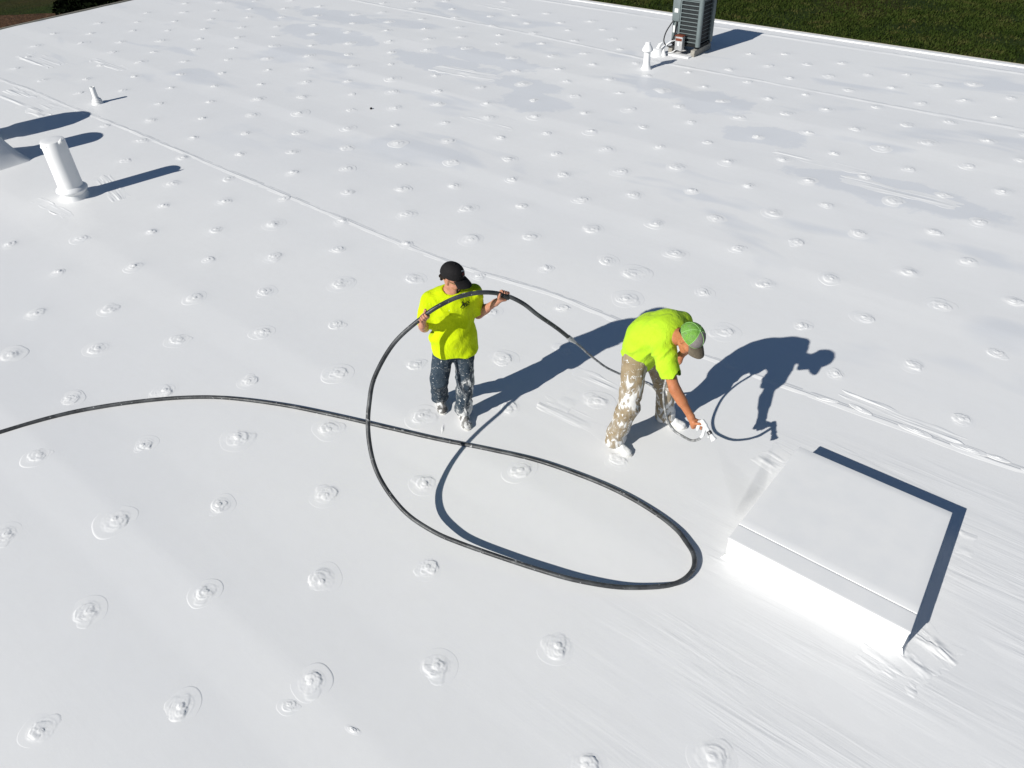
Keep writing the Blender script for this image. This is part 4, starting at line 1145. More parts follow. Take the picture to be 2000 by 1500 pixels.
def build_cap(person, c, fr, mats, visor_mat, tiltback=0.0, seams=None, scale=1.0, visor_len=0.075):
    """baseball cap of six panels on a head at c; mats(angle) gives the panel's material"""
    r, f, u = fr
    c = np.asarray(c, float); s = scale
    org = c + s * (0.042 * u - 0.010 * f)
    R_ = np.array([0.0845, 0.1055, 0.098]) * s
    def P(az, el, k=1.0):
        """az 0 is the forehead, positive towards the person's right"""
        crease = 1 - 0.018 * np.exp(-((((az + math.pi / 6) % (math.pi / 3)) - math.pi / 6) ** 2) * 260) * (np.cos(el) ** 0.5 if el < 1.5 else 0)
        ce = math.cos(el) ** 0.82 if el < math.pi / 2 else 0.0
        lift = 0.006 * s * math.cos(az) * (1 - el / 1.57)
        return org + k * crease * (R_[0] * math.sin(az) * ce * r + R_[1] * math.cos(az) * ce * f) + (R_[2] * math.sin(el) * (1.0 if k >= 1 else k) + lift) * u
    loc = Vector(person.location)
    els = np.linspace(-0.10, math.pi / 2 - 0.001, 14)
    root = None
    groups = {}
    for i in range(6):
        groups.setdefault(mats[i], []).append(i)
    for gi, (mt, idxs) in enumerate(groups.items()):
        bm = bmesh.new()
        for i in idxs:
            azs = np.linspace(i * math.pi / 3, (i + 1) * math.pi / 3, 13)
            for k_, flip in ((1.0, False), (0.965, True)):
                g = [[bm.verts.new(P(a, e, k_)) for a in azs] for e in els]
                for q in range(len(els) - 1):
                    for w in range(len(azs) - 1):
                        v = (g[q][w], g[q][w + 1], g[q + 1][w + 1], g[q + 1][w])
                        try: bm.faces.new(v[::-1] if flip else v)
                        except ValueError: pass
        bmesh.ops.remove_doubles(bm, verts=bm.verts, dist=0.0004)
        me = bpy.data.meshes.new('cap'); bm.to_mesh(me); bm.free()
        me.transform(Matrix.Translation(-loc))
        if root is None:
            root = link('cap', me, person, None, True, [M[mt]])
        else:
            link('panel', me, root, None, True, [M[mt]])
    # visor
    bm = bmesh.new(); rows = []
    na, nb = 21, 9
    for side in (0, 1):
        g = []
        for i in range(na):
            a = (-1 + 2 * i / (na - 1)) * 1.02
            row = []
            for j in range(nb):
                t = j / (nb - 1)
                base = P(a, -0.06, 0.985)
                ext = visor_len * s * (math.cos(a * 0.98) ** 0.75 if abs(a) < 1.5 else 0) * t
                p = base + ext * (f * 1.0 + 0.0 * u) + r * (0.012 * s * t * math.sin(a)) - u * (0.020 * s * (math.sin(a) ** 2) * (0.6 + 0.5 * t) + 0.020 * s * t * t + 0.010 * s * t) - u * (0.0035 * side)
                row.append(bm.verts.new(p))
            g.append(row)
        rows.append(g)
    for g, fl in ((rows[0], False), (rows[1], True)):
        for i in range(na - 1):
            for j in range(nb - 1):
                v = (g[i][j], g[i + 1][j], g[i + 1][j + 1], g[i][j + 1])
                bm.faces.new(v[::-1] if fl else v)
    rim = lambda g: [g[0][j] for j in range(nb)] + [g[i][nb - 1] for i in range(1, na)] + [g[na - 1][j] for j in range(nb - 2, -1, -1)]
    a, b = rim(rows[0]), rim(rows[1])
    for q in range(len(a) - 1):
        bm.faces.new((a[q], a[q + 1], b[q + 1], b[q]))
    bmesh.ops.recalc_face_normals(bm, faces=bm.faces)
    me = bpy.data.meshes.new('visor'); bm.to_mesh(me); bm.free(); me.transform(Matrix.Translation(-loc))
    link('visor', me, root, None, True, [M[visor_mat]])
    m = MB(); top = P(0, math.pi / 2 - .001)
    m.lathe([(0.0085 * s, -0.002), (0.008 * s, 0.003), (0.004 * s, 0.006)], 12)
    m.bm.transform(Matrix(((*[float(x) for x in r], 0), (*[float(x) for x in f], 0), (*[float(x) for x in u], 0), (0, 0, 0, 1))).transposed())
    bmesh.ops.translate(m.bm, verts=m.bm.verts, vec=Vector(top) - loc)
    m.out('button', M[seams or mats[0]], root)
    if seams:
        m = MB()
        for i in range(6):
            m.tube([Vector(P(i * math.pi / 3, e, 1.008)) - loc for e in np.linspace(-0.08, math.pi / 2 - .05, 12)], 0.0024, 5)
        m.tube([Vector(P(a_, -0.09, 1.006)) - loc for a_ in np.linspace(0, 2 * math.pi, 40)], 0.0022, 5)
        m.out('seam_piping', M[seams], root)
    return root, P

# ------------------------------------------------------------------ the hose
HOSE = [(-8.4, -1.2, .024), (-7.9, 0.0, .024), (-7.529, 0.789, 0.024), (-7.237, 1.443, 0.024), (-6.981, 1.839, 0.024), (-6.657, 2.211, 0.024), (-6.356, 2.487, 0.024), (-6.047, 2.698, 0.024), (-5.545, 2.947, 0.024),
        (-5.015, 3.153, 0.024), (-4.49, 3.336, 0.024), (-3.986, 3.511, 0.024), (-3.517, 3.695, 0.024), (-3.052, 3.856, 0.024), (-2.563, 3.95, 0.024), (-2.213, 3.976, 0.026), (-1.901, 3.955, 0.028), (-1.681, 3.904, 0.032),
        (-1.551, 3.833, 0.04), (-1.445, 3.756, 0.045), (-1.381, 3.646, 0.048), (-1.379, 3.515, 0.05), (-1.436, 3.394, 0.05), (-1.558, 3.266, 0.055), (-1.755, 3.116, 0.06), (-2.03, 2.975, 0.07), (-2.301, 2.884, 0.072),
        (-2.588, 2.8, 0.075), (-2.927, 2.702, 0.09), (-3.142, 2.639, 0.125), (-3.388, 2.606, 0.18), (-3.592, 2.617, 0.265), (-3.746, 2.643, 0.385), (-3.861, 2.695, 0.51), (-3.966, 2.784, 0.67), (-4.036, 2.893, 0.835),
        (-4.109, 3.055, 0.99), (-4.112, 3.314, 1.18), (-3.976, 3.542, 1.368), (-3.882, 3.663, 1.455), (-3.797, 3.822, 1.492), (-3.713, 4.012, 1.463), (-3.641, 4.186, 1.376), (-3.52, 4.28, 1.29), (-3.41, 4.345, 1.18), (-3.35, 4.548, 0.95), (-3.322, 4.72, 0.745)]
WHIP = [(-3.322, 4.72, 0.745), (-3.30, 4.87, 0.57), (-3.285, 4.971, 0.44), (-3.235, 5.19, 0.18), (-3.17, 5.31, 0.06), (-3.089, 5.364, 0.014), (-2.868, 5.395, 0.014), (-2.66, 5.31, 0.05), (-2.52, 5.16, 0.24), (-2.44, 5.05, 0.52), (-2.383, 4.985, 0.76), (-2.375, 4.95, 0.80),
        (-2.36, 4.90, 0.77), (-2.375, 4.83, 0.66), (-2.345, 4.75, 0.545), (-2.24, 4.64, 0.43), (-2.13, 4.58, 0.375), (-2.02, 4.565, 0.365), (-1.93, 4.53, 0.40), (-1.86, 4.50, 0.475), (-1.825, 4.49, 0.545)]
HR, WR = 0.0188, 0.011
k = NT('hose_rubber', (0.03, 0.032, 0.034), 0.42, 0.45)
o = k.coord('Object')
f = k.noise(o, 7, 4, 0.6)
f2 = k.noise(o, 26, 4, 0.7)
c = k.mix(k.ramp(f, [(0.4, 0.0), (0.7, 1.0)]), (0.022, 0.024, 0.027), (0.085, 0.09, 0.095))
c = k.mix(k.ramp(f2, [(0.635, 0.0), (0.70, 0.85)]), c, (0.60, 0.61, 0.62))
k.color(c)
k.rough(k.ramp(f2, [(0.3, 0.35), (0.7, 0.6)]))
k.bump(f2, 1.0, 0.002)
M['hose'] = k.m
k = NT('whip_hose', (0.3, 0.3, 0.3), 0.45, 0.4)
f2 = k.noise(k.coord('Object'), 30, 4, 0.7)
k.color(k.ramp(f2, [(0.38, (0.10, 0.105, 0.11)), (0.55, (0.24, 0.245, 0.25)), (0.70, (0.52, 0.52, 0.52))]))
M['whip'] = k.m
hose = empty('spray_hose', (-3.0, 3.84, 0), 'long black paint hose looping over the roof and through the hands of the standing worker', 'hose')
HL = Vector(hose.location)
pts = spline(HOSE, 10)
m = MB(); m.tube(pts, HR, 14); m.out('heavy_hose', M['hose'], hose, shift=HL)
wp = spline(WHIP, 10)
m = MB(); m.tube(wp, WR, 12); m.out('whip_hose', M['whip'], hose, shift=HL)
a, b = Vector(HOSE[-1]), Vector(WHIP[1])
d_ = (b - a).normalized()
m = MB(); m.tube([a - d_ * .06, a - d_ * .055, a + d_ * .02, a + d_ * .022, a + d_ * .05, a + d_ * .052, a + d_ * .095], [HR + .003, HR + .005, HR + .005, .018, .018, .015, .014], 14); m.out('coupling', M['galvanised'], hose, shift=HL)
tp = Vector((-3.632, 4.194, 1.366)); td = Vector((0.35, 0.55, -0.55)).normalized()
m = MB(); m.tube([tp - td * .035, tp + td * .035], [HR + .006] * 2, 14)
m.out('tape_wrap', M['black_rubber'], hose, shift=HL)

# ------------------------------------------------------------------ the standing worker
W1 = np.array([-4.05, 3.90, 0.0])
f1 = nrm((0.79, -0.613, 0)); l1 = np.array([0.613, 0.79, 0.0]); up = np.array([0, 0, 1.0])
toeR, heelR = np.array([-4.16, 3.815, 0]), np.array([-4.385, 3.985, 0])
toeL, heelL = np.array([-3.818, 3.788, 0]), np.array([-4.052, 3.955, 0])
ankR, ankL = heelR + nrm(toeR - heelR) * .07 + up * .10, heelL + nrm(toeL - heelL) * .07 + up * .10
pel = np.array([-4.045, 3.935, 0.86])
hipR, hipL = pel - l1 * .09, pel + l1 * .09
kneeR, kneeL = np.array([-4.145, 3.80, 0.475]), np.array([-3.945, 3.93, 0.475])
chest = np.array([-4.045, 3.945, 1.20]); neck = np.array([-4.025, 3.94, 1.395])
shR, shL = np.array([-4.155, 3.795, 1.315]), np.array([-3.925, 4.10, 1.325])
elbR, wrR = np.array([-4.235, 3.775, 1.03]), np.array([-4.066, 3.60, 1.215])
elbL, wrL = np.array([-3.96, 4.185, 1.06]), np.array([-3.735, 4.172, 1.27])
hoseR, hoseL = np.array([-3.976, 3.542, 1.368]), np.array([-3.641, 4.186, 1.376])
headc = np.array([-4.0, 3.945, 1.535])
fr1 = frame((0.88, 0.22, -0.30), (0.28, 0.05, 0.94))
F = Field((-4.50, 3.40, -0.0), (-3.52, 4.36, 1.70), 0.0062)
HP = head_field(F, headc, fr1, 1.0)
F.cone(headc - up * .05 - f1 * .02, neck + (0, 0, -.03), 0.055, 0.062, 0.03)
F.cone(neck - up * .02, shR, 0.055, 0.055, 0.05); F.cone(neck - up * .02, shL, 0.055, 0.055, 0.05)
F.cone(chest + up * .06, pel + up * .1, 0.150, 0.135, 0.05, w=f1, f=0.68)
F.cone(pel + up * .02, pel - up * .03, 0.145, 0.14, 0.05, w=f1, f=0.7)
F.cone(shR, elbR, 0.052, 0.043, 0.03); F.cone(elbR, wrR, 0.043, 0.029, 0.02)
F.cone(shL, elbL, 0.052, 0.043, 0.03); F.cone(elbL, wrL, 0.043, 0.029, 0.02)
F.cone(elbR + (wrR - elbR) * .1, elbR + (wrR - elbR) * .45, 0.040, 0.042, 0.02)
F.cone(elbL + (wrL - elbL) * .1, elbL + (wrL - elbL) * .45, 0.040, 0.042, 0.02)
for h_, k_, a_ in ((hipR, kneeR, ankR), (hipL, kneeL, ankL)):
    F.cone(h_, k_, 0.078, 0.052, 0.03); F.cone(k_, a_, 0.052, 0.037, 0.02); F.cone(a_, a_ - up * .05 + f1 * .05, 0.036, 0.034, 0.02)
hand_field(F, hoseR, np.array([-3.882, 3.663, 1.455]) - np.array([-4.112, 3.314, 1.18]), wrR - hoseR, HR, wrR, -1)
hand_field(F, hoseL, np.array([-3.713, 4.012, 1.463]) - np.array([-3.52, 4.28, 1.29]), wrL - hoseL, HR, wrL, -1)
me = F.mesh('person'); relax(me, 1, 0.4)
me.transform(Matrix.Translation(-Vector(W1)))
person1 = link('person', me, None, Vector(W1), True, [M['skin_light']])
tag(person1, 'standing person in black cap, yellow shirt and paint spotted jeans holding up the black hose', 'person')

# trousers
F = Field((-4.48, 3.60, 0.02), (-3.72, 4.22, 1.0), 0.0068)
F.cone(pel + up * .06, pel - up * .02, 0.165, 0.165, 0.04, w=f1, f=0.72)
for h_, k_, a_ in ((hipR, kneeR, ankR), (hipL, kneeL, ankL)):
    F.cone(h_ - up * .01, k_, 0.102, 0.078, 0.035)
    F.cone(k_, a_ - up * .035, 0.078, 0.073, 0.03)
F.cut((0, 0, 0.055), (0, 0, -1), wob=(0.012, 14, 3))
def folds1(V, N):
    z = V[:, 2]
    low = np.clip((0.42 - z) / 0.3, 0, 1)
    kn = np.exp(-((z - 0.47) / 0.09) ** 2)
    return 0.010 * (0.35 + low + 0.8 * kn) * ridged(V[:, 0] * 7, V[:, 1] * 7, z * 17, 2) + 0.006 * fbm(V[:, 0] * 14, V[:, 1] * 14, z * 9, 6, 2)
tr1 = soft(F, 'trousers', M['jeans_dark'], person1, 2, folds1)

# shirt
hemc = pel - up * .085
F = Field((-4.45, 3.55, 0.66), (-3.68, 4.36, 1.50), 0.0062)
ch = chest
F.cone(ch + up * .08 + l1 * .06, ch + up * .08 - l1 * .06, 0.125, 0.125, 0.06, w=f1, f=0.95)
F.cone(ch + up * .04, pel + up * .02, 0.192, 0.190, 0.06, w=f1, f=0.74)
F.cone(pel + up * .05 + f1 * .01, hemc - up * .05 + f1 * .012, 0.192, 0.200, 0.06, w=f1, f=0.78)
F.cone(neck - up * .03, shR + up * .005, 0.066, 0.070, 0.06); F.cone(neck - up * .03, shL + up * .005, 0.066, 0.070, 0.06)
sR, sL = shR + (elbR - shR) * .86, shL + (elbL - shL) * .80
F.cone(shR, sR + (elbR - shR) * .1, 0.074, 0.078, 0.045); F.cone(shL, sL + (elbL - shL) * .1, 0.074, 0.078, 0.045)
F.cut_local(sR, 0.13, sR, elbR - shR); F.cut_local(sL, 0.13, sL, elbL - shL)
F.cut(hemc - up * .005, nrm(-up + 0.10 * f1), wob=(0.016, 7, 5))
# hollow sleeves, hem and neck
F.cone(sR - (elbR - shR) * .22, sR + (elbR - shR) * .2, 0.058, 0.068, 0.0, sub=True)
F.cone(sL - (elbL - shL) * .22, sL + (elbL - shL) * .2, 0.058, 0.068, 0.0, sub=True)
F.cone(hemc + up * .03, hemc - up * .12, 0.182, 0.184, 0.0, w=f1, f=0.78, sub=True)
F.cone(neck + up * .005 + f1 * .012, neck + up * .12 + f1 * .03, 0.066, 0.085, 0.0, sub=True)
def folds2(V, N):
    s = (V - W1) @ l1; o_ = (V - W1) @ f1; z = V[:, 2]
    low = np.clip((1.20 - z) / 0.35, 0, 1)
    dg = ridged(s * 4.5 + z * 2.2, o_ * 3, z * 5 - s * 5, 8)
    return (0.25 + low) * 0.015 * dg * np.clip(dg + 0.5, 0, 1.2) + 0.007 * fbm(s * 9, o_ * 9, z * 6, 4, 2) + 0.008 * np.clip(1 - np.abs(z - 1.28) / .16, 0, 1) * ridged(s * 14 + z * 8, o_ * 6, z * 6, 12)
sh1 = soft(F, 't_shirt', M['shirt_yellow'], person1, 3, folds2)
# collar band
m = MB()
ringc = neck + up * .020 + f1 * .010
m.tube([Vector(ringc + 0.071 * (math.cos(a) * l1 + 0.92 * math.sin(a) * f1) - up * (0.022 * math.sin(a) - 0.006) - Vector(W1)) for a in np.linspace(0, 2 * math.pi, 37)], 0.008, 7)
m.out('collar', M['shirt_yellow'], sh1)

# chest print, laid on the cloth
def on_cloth(cloth, person, verts, dirn, lift):
    me = cloth.data
    bv = BVHTree.FromPolygons([v.co for v in me.vertices], [p.vertices for p in me.polygons])
    off = Vector(person.location); d = Vector(dirn).normalized(); out = []
    for v in verts:
        h = bv.ray_cast(Vector(v) - off - d * 0.5, d)
        out.append((h[0] + off - d * lift) if h[0] is not None else Vector(v))
    return out
def print_text(txt, size, centre, xdir, ydir, cloth, person, dirn, mat, name, lift=0.0025, shear=0.0):
    cu = bpy.data.curves.new('lettering', 'FONT'); cu.body = txt; cu.size = size; cu.align_x = 'CENTER'; cu.align_y = 'CENTER'; cu.offset = size * 0.018; cu.shear = shear
    cu.resolution_u = 3
    ob = bpy.data.objects.new('lettering', cu)
    COL.objects.link(ob)
    dg = bpy.context.evaluated_depsgraph_get()
    me = bpy.data.meshes.new_from_object(ob.evaluated_get(dg))
    bpy.data.objects.remove(ob)
    xd, yd = Vector(xdir).normalized(), Vector(ydir).normalized()
    P = [Vector(centre) + v.co.x * xd + v.co.y * yd for v in me.vertices]
    P = on_cloth(cloth, person, P, dirn, lift)
    for v, p in zip(me.vertices, P): v.co = p - Vector(person.location)
    me.update(); me.name = name
    return link(name, me, cloth, None, False, [mat])
logo = np.array([-3.862, 3.935, 1.318]) + f1 * .2
xd = l1 * 0.98 + up * .06; yd = up
print_text('A', 0.062, logo - xd * .026 + yd * .006, xd, yd, sh1, person1, -f1, M['print_black'], 'lettering', shear=0.1)
print_text('PEX', 0.034, logo + xd * .014 - yd * .003, xd, yd, sh1, person1, -f1, M['print_black'], 'lettering', shear=0.1)
g_ = [(i, j) for i in range(13) for j in (0, 1)]
P_ = [Vector(logo + xd * (-.034 + .072 * i / 12) + yd * (-.021 + .006 * math.sin(i / 12 * 3.1) - 0.0045 * j)) for i, j in g_]
P_ = on_cloth(sh1, person1, P_, -f1, 0.0025)
me = mesh_np('underline', [tuple(p - Vector(W1)) for p in P_], [[2 * i, 2 * i + 1, 2 * i + 3, 2 * i + 2] for i in range(12)])
link('underline', me, sh1, None, False, [M['print_black']])

cap1, CP = build_cap(person1, headc, fr1, ['cap_black'] * 6, 'cap_black', scale=1.03, visor_len=0.082)
# emblem on the cap front
def decal(parent, person, fn, rows, mat, name):
    """strip of quads over the cap; rows is a list of ((az, el), (az, el)) pairs"""
    V = []
    for p, q in rows:
        V += [fn(*p, 1.012) - np.asarray(person.location), fn(*q, 1.012) - np.asarray(person.location)]
    return link(name, mesh_np(name, V, [[2 * i, 2 * i + 1, 2 * i + 3, 2 * i + 2] for i in range(len(rows) - 1)]), parent, None, False, [mat])
decal(cap1, person1, CP, [((a, 0.74 + .05 * math.sin(a * 6)), (a, 0.84 + .05 * math.sin(a * 6))) for a in np.linspace(-0.30, 0.20, 8)], M['emblem_white'], 'emblem')
decal(cap1, person1, CP, [((a, 0.40), (a, 0.64)) for a in np.linspace(-0.12, 0.24, 6)], M['emblem_red'], 'emblem')
decal(cap1, person1, CP, [((-0.30 + 0.10 * math.sin(t), 0.42 + .2 * t / 3), (-0.24 + .10 * math.sin(t), 0.42 + .2 * t / 3)) for t in np.linspace(0, 3.1, 8)], M['emblem_white'], 'emblem')
decal(cap1, person1, CP, [((a, 0.24), (a, 0.30)) for a in np.linspace(-0.25, 0.05, 6)], M['emblem_white'], 'emblem')
# beard, eyes, sunglasses, lips
def local_part(person, name, mat, P, cones, vox=0.004, c=None, parent=None):
    c = np.asarray(c)
    F = Field(c - .13, c + .13, vox)
    for (a, b, ra, rb) in cones: F.cone(P(*a), P(*b), ra, rb, 0.008)
    return soft(F, name, mat, parent or person, 1, lambda V, N: 0.0012 * vnoise(V[:, 0] * 240, V[:, 1] * 240, V[:, 2] * 240, 2))
local_part(person1, 'beard', M['beard_hair'], HP, [((-.030, .083, -.052), (.030, .083, -.052), .0085, .0085), ((-.034, .078, -.055), (-.028, .082, -.094), .009, .013), ((.034, .078, -.055), (.028, .082, -.094), .009, .013), ((-.024, .080, -.100), (.024, .080, -.100), .018, .018), ((0, .085, -.088), (0, .088, -.105), .014, .014)], c=headc)
local_part(person1, 'mouth', M['lip'], HP, [((-.017, .0925, -.0665), (.017, .0925, -.0665), .006, .006)], c=headc)
local_part(person1, 'hair', M['beard_hair'], HP, [((-.072, -.035, .02), (-.05, -.085, .0), .012, .014), ((.072, -.035, .02), (.05, -.085, .0), .012, .014), ((-.05, -.088, .0), (.05, -.088, .0), .015, .015), ((-.045, -.075, -.03), (.045, -.075, -.03), .014, .014)], c=headc)
gl = MB()
for q in (-1, 1):
    gl.tube([Vector(HP(q * t * .1, .100 - .02 * (t * 1.7 - 1) ** 2 - .006 * t, .0)) - Vector(W1) for t in np.linspace(.1, .62, 7)], [.008, .014, .016, .0165, .016, .014, .008], 8)
glo = gl.out('sunglasses', M['dark_lens'], person1)
m = MB()
for q in (-1, 1):
    m.tube([Vector(HP(*p)) - Vector(W1) for p in ((q * .062, .082, .008), (q * .078, .05, .012), (q * .083, .005, .014))], .0028, 6)
m.tube([Vector(HP(x_, .104, .004)) - Vector(W1) for x_ in (-.012, 0, .012)], .0025, 6)
m.out('temple', M['frame_bronze'], glo)
build_shoe(person1, heelR, toeR, M['shoe_dirty'])
build_shoe(person1, heelL, toeL, M['shoe_dirty'])

# ------------------------------------------------------------------ the bending worker
W2 = np.array([-2.55, 4.75, 0.0])
f2 = nrm((1.0, -0.08, 0)); l2 = np.array([0.08, 1.0, 0.0])
heelN, toeN = np.array([-2.705, 4.465, 0]), np.array([-2.42, 4.415, 0])
heelF, toeF = np.array([-2.50, 5.00, 0]), np.array([-2.215, 5.045, 0])
ankN, ankF = heelN + nrm(toeN - heelN) * .07 + up * .10, heelF + nrm(toeF - heelF) * .07 + up * .10
pel2 = np.array([-2.615, 4.755, 0.875])
hipN, hipF = np.array([-2.595, 4.65, 0.855]), np.array([-2.57, 4.87, 0.86])
kneeN, kneeF = np.array([-2.545, 4.50, 0.47]), np.array([-2.44, 4.96, 0.475])
mid2, chest2, neck2 = np.array([-2.565, 4.775, 1.09]), np.array([-2.425, 4.775, 1.19]), np.array([-2.30, 4.725, 1.215])
shN, shF = np.array([-2.30, 4.575, 1.135]), np.array([-2.35, 4.95, 1.195])
wrN = np.array([-1.955, 4.50, 0.672]); elbN = np.array([-2.140, 4.515, 0.872])
elbF, wrF = np.array([-2.285, 5.045, 0.93]), np.array([-2.345, 4.985, 0.835])
head2 = np.array([-2.135, 4.665, 1.285])
fr2 = frame((0.74, -0.20, -0.64), (0.62, -0.10, 0.78))
gax_top, gax_tip = np.array([-1.862, 4.50, 0.690]), np.array([-1.706, 4.46, 0.574])
grip_c = np.array([-1.880, 4.503, 0.612]); grip_a = nrm((0.10, -0.03, 0.99))
F = Field((-2.90, 4.25, 0.0), (-1.80, 5.16, 1.46), 0.0062)
HP2 = head_field(F, head2, fr2, 1.0)
F.cone(head2 - fr2[2] * .05 - fr2[1] * .03, neck2, 0.056, 0.064, 0.03)
for s_ in (shN, shF): F.cone(neck2, s_, 0.056, 0.056, 0.05)
F.cone(chest2, mid2, 0.15, 0.14, 0.05, w=(-.5, 0, .85), f=0.7); F.cone(mid2, pel2, 0.135, 0.145, 0.05, w=(-.9, 0, .3), f=0.7)
F.cone(shN, elbN, 0.054, 0.044, 0.03); F.cone(elbN, wrN, 0.045, 0.030, 0.02)
F.cone(elbN + (wrN - elbN) * .12, elbN + (wrN - elbN) * .45, 0.044, 0.043, 0.02)
F.cone(shF, elbF, 0.054, 0.044, 0.03); F.cone(elbF, wrF, 0.044, 0.031, 0.02)
for h_, k_, a_ in ((hipN, kneeN, ankN), (hipF, kneeF, ankF)):
    F.cone(h_, k_, 0.08, 0.054, 0.03); F.cone(k_, a_, 0.054, 0.038, 0.02); F.cone(a_, a_ - up * .05 + f2 * .05, 0.036, 0.034, 0.02)
hand_field(F, grip_c, grip_a, wrN - grip_c, 0.017, wrN, -1)
hand_field(F, np.array([-2.38, 4.965, 0.785]), np.array([0.1, 0.25, 1.0]), wrF - np.array([-2.38, 4.965, 0.785]) + np.array([.05, .03, 0]), WR, wrF, 1)
me = F.mesh('person'); relax(me, 1, 0.4)
me.transform(Matrix.Translation(-Vector(W2)))
person2 = link('person', me, None, Vector(W2), True, [M['skin_tan']])
tag(person2, 'bent over person in green mesh cap, lime shirt and splattered khakis aiming a spray gun', 'person')

F = Field((-2.86, 4.34, 0.02), (-2.30, 5.14, 1.06), 0.0068)
F.cone(pel2 + up * .08 + f2 * .01, pel2 - up * .03, 0.165, 0.168, 0.04, w=f2, f=0.78)
for h_, k_, a_ in ((hipN, kneeN, ankN), (hipF, kneeF, ankF)):
    F.cone(h_, k_, 0.112, 0.088, 0.035); F.cone(k_, a_ - up * .035, 0.088, 0.080, 0.03)
F.cut((0, 0, 0.052), (0, 0, -1), wob=(0.012, 14, 9))
def folds3(V, N):
    z = V[:, 2]
    low = np.clip((0.40 - z) / 0.3, 0, 1); kn = np.exp(-((z - 0.48) / 0.1) ** 2)
    return 0.012 * (0.45 + low + 0.7 * kn) * ridged(V[:, 0] * 7, V[:, 1] * 7, z * 15 + V[:, 0] * 8, 12) + 0.006 * fbm(V[:, 0] * 14, V[:, 1] * 14, z * 9, 16, 2)
tr2 = soft(F, 'trousers', M['work_khaki'], person2, 2, folds3)
m = MB(); m.box((-.012, -.03, -.045), (.012, .03, .045), 0.005)
pk = m.out('phone_case', M['black_rubber'], person2, Vector((-0.175, 0.02, 0.90)))

F = Field((-2.92, 4.40, 0.72), (-2.14, 5.14, 1.40), 0.0062)
F.cone(pel2 - up * .02 - f2 * .004, mid2 + (0, 0, -.02), 0.182, 0.195, 0.06, w=(-.92, 0, .25), f=0.82)
F.cone(mid2 + (0.005, 0, -.02), chest2, 0.195, 0.190, 0.07, w=(-.55, 0, .82), f=0.76)
F.cone(chest2 + (0, .07, .03), shF + (0.0, -.02, 0.012), 0.115, 0.078, 0.06)
F.cone(chest2 + (0, -.06, .01), shN + (0.0, .02, 0.004), 0.115, 0.080, 0.06)
F.cone(chest2 + (.02, 0, .02), neck2 + (-.035, 0.0, -.005), 0.100, 0.072, 0.05)
sN, sF = shN + (elbN - shN) * .70, shF + (elbF - shF) * .72
F.cone(shN, sN + (elbN - shN) * .15, 0.080, 0.086, 0.05); F.cone(shF, sF + (elbF - shF) * .15, 0.076, 0.078, 0.05)
F.cut_local(sN, 0.135, sN, elbN - shN + np.array([-.03, 0, 0])); F.cut_local(sF, 0.12, sF, elbF - shF)
F.cut((-2.66, 4.755, 0.850), nrm((-.42, 0, -.9)), wob=(0.014, 7, 15))
F.cone(sN - (elbN - shN) * .2, sN + (elbN - shN) * .25, 0.062, 0.076, 0.0, sub=True)
F.cone(sF - (elbF - shF) * .2, sF + (elbF - shF) * .2, 0.058, 0.066, 0.0, sub=True)
F.cone(neck2 + (.035, 0, .01), neck2 + (.16, -.03, .06), 0.070, 0.085, 0.0, sub=True)
def folds4(V, N):
    x, y, z = V[:, 0] - W2[0], V[:, 1] - W2[1], V[:, 2]
    under = np.clip(-N[:, 2] * 1.2 + 0.55, 0, 1)
    near_sh = np.exp(-((V - (shN + np.array([.02, 0, -.05]))) ** 2).sum(1) / 0.018)
    return (0.003 + 0.012 * under) * ridged(x * 6 + z * 5, y * 4, z * 9 - x * 8, 21) + 0.012 * near_sh * ridged(x * 18 - z * 10, y * 5, z * 6, 24) + 0.005 * fbm(x * 9, y * 9, z * 9, 23, 2)
sh2 = soft(F, 't_shirt', M['shirt_lime'], person2, 3, folds4)
cap2, CP2 = build_cap(person2, head2, fr2, ['cap_grey', 'cap_mesh', 'cap_mesh', 'cap_mesh', 'cap_mesh', 'cap_grey'], 'cap_brown', seams='cap_piping', scale=1.06, visor_len=0.080)
local_part(person2, 'hair', M['beard_hair'], HP2, [((-.074, -.03, .03), (-.052, -.085, .01), .010, .013), ((.074, -.03, .03), (.052, -.085, .01), .010, .013), ((-.05, -.09, .012), (.05, -.09, .012), .014, .014)], c=head2)
local_part(person2, 'beard', M['beard_hair'], HP2, [((-.03, .083, -.06), (.03, .083, -.06), .007, .007), ((-.024, .078, -.103), (.024, .078, -.103), .014, .014)], c=head2)
local_part(person2, 'mouth', M['lip'], HP2, [((-.015, .0925, -.0675), (.015, .0925, -.0675), .005, .005)], c=head2)
gl = MB()
for q in (-1, 1):
    gl.tube([Vector(HP2(q * t * .1, .100 - .02 * (t * 1.7 - 1) ** 2 - .006 * t, .0)) - Vector(W2) for t in np.linspace(.1, .62, 7)], [.008, .014, .016, .0165, .016, .014, .008], 8)
gl.out('sunglasses', M['dark_lens'], person2)
build_shoe(person2, heelN, toeN, M['shoe_painted'])
build_shoe(person2, heelF, toeF, M['shoe_painted'])

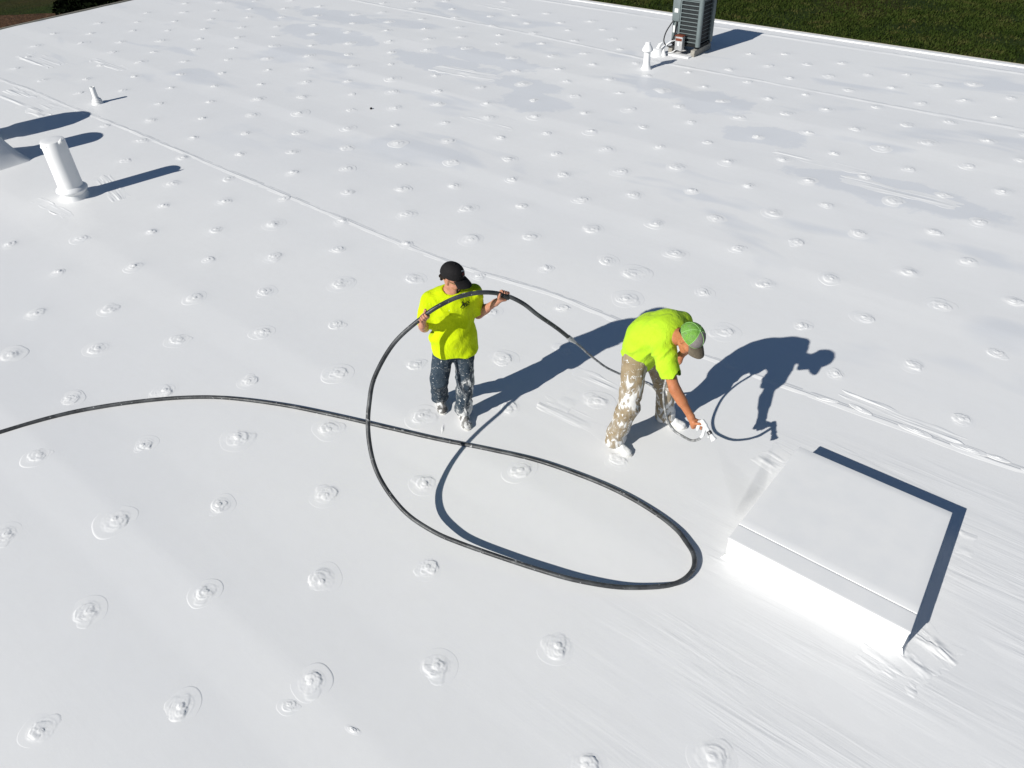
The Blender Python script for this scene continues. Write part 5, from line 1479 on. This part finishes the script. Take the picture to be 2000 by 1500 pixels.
# ------------------------------------------------------------------ the spray gun and its fan of paint
gun = empty('spray_gun', tuple(grip_c), 'white caked airless spray gun in the bent worker\'s hand, pointing at the roof', 'spray gun')
G = Vector(grip_c)
ga = Vector(gax_tip - gax_top).normalized()
def gp(t): return Vector(gax_top) + ga * t
m = MB(); m.tube([gp(.0), gp(.006), gp(.06), gp(.065), gp(.10), gp(.105)], [.012, .019, .022, .018, .017, .013], 12); m.out('gun_body', M['coat'], gun, shift=G)
m = MB(); m.tube([Vector(grip_c) + Vector(grip_a) * t for t in (.055, .04, -.03, -.045)], [.014, .017, .016, .013], 12); m.out('grip', M['coat'], gun, shift=G)
m = MB(); m.tube([gp(.105), gp(.112), gp(.134), gp(.138)], [.015, .020, .020, .015], 12); m.out('tip_housing', M['gunmetal'], gun, shift=G)
sd = ga.cross(Vector((0, 0, 1))).normalized(); sv = sd.cross(ga)
m = MB(); m.tube([gp(.135), gp(.15), gp(.17), gp(.19), gp(.192), gp(.17)], [.013, .017, .021, .027, .022, .012], 14); m.out('tip_guard', M['coat'], gun, shift=G)
m = MB(); m.tube([gp(.145) - sd * .02, gp(.145) + sd * .036], .006, 8); m.out('tip_key', M['coat'], gun, shift=G)
m = MB(); m.tube(spline([gp(.035) - sv * .012, gp(.045) - sv * .026, gp(.04) - sv * .04, gp(.03) - sv * .05], 6), .006, 8); m.out('trigger', M['coat'], gun, shift=G)
m = MB(); m.tube([Vector(WHIP[-1]) - Vector((.012, .004, .025)), Vector(WHIP[-1]), gp(.06)], [.0125, .0135, .012], 12); m.out('swivel', M['coat'], gun, shift=G)

m = MB()
t0 = Vector(gax_tip) + ga * .012
t1 = Vector((-1.34, 4.50, 0.012))
ax_ = (t1 - t0).normalized(); sx_ = ax_.cross(Vector((0, 0, 1))).normalized(); sy_ = sx_.cross(ax_)
ax2 = Vector((0.15, 0.985, -0.08)).normalized()
ax2 = (ax2 - ax_ * ax2.dot(ax_)).normalized(); ax3 = ax_.cross(ax2)
rings = []
for t in np.linspace(0, 1, 8):
    c_ = t0 + (t1 - t0) * t; wa, wb = .006 + .20 * t, .005 + .05 * t
    rings.append([m.bm.verts.new(c_ + ax2 * wa * math.cos(a) + ax3 * wb * math.sin(a)) for a in np.linspace(0, 2 * math.pi, 20, endpoint=False)])
for a, b in zip(rings[:-1], rings[1:]):
    for q in range(20): m.bm.faces.new((a[q], a[(q + 1) % 20], b[(q + 1) % 20], b[q]))
m.bm.faces.new(rings[0][::-1]); m.bm.faces.new(rings[-1])
k = NT('paint_mist'); k.t.nodes.remove(k.b)
out = [n for n in k.t.nodes if n.type == 'OUTPUT_MATERIAL'][0]
pv = k.n('ShaderNodeVolumePrincipled'); pv.inputs['Color'].default_value = (0.97, 0.97, 0.97, 1)
pv.inputs['Density'].default_value = 1.0
pv.inputs['Anisotropy'].default_value = 0.2
k.l(pv.outputs[0], out.inputs['Volume'])
mist = m.out('spray_mist', k.m, None)
tag(mist, 'faint white fan of paint mist blowing from the spray gun tip to the roof', 'paint mist', kind='stuff')
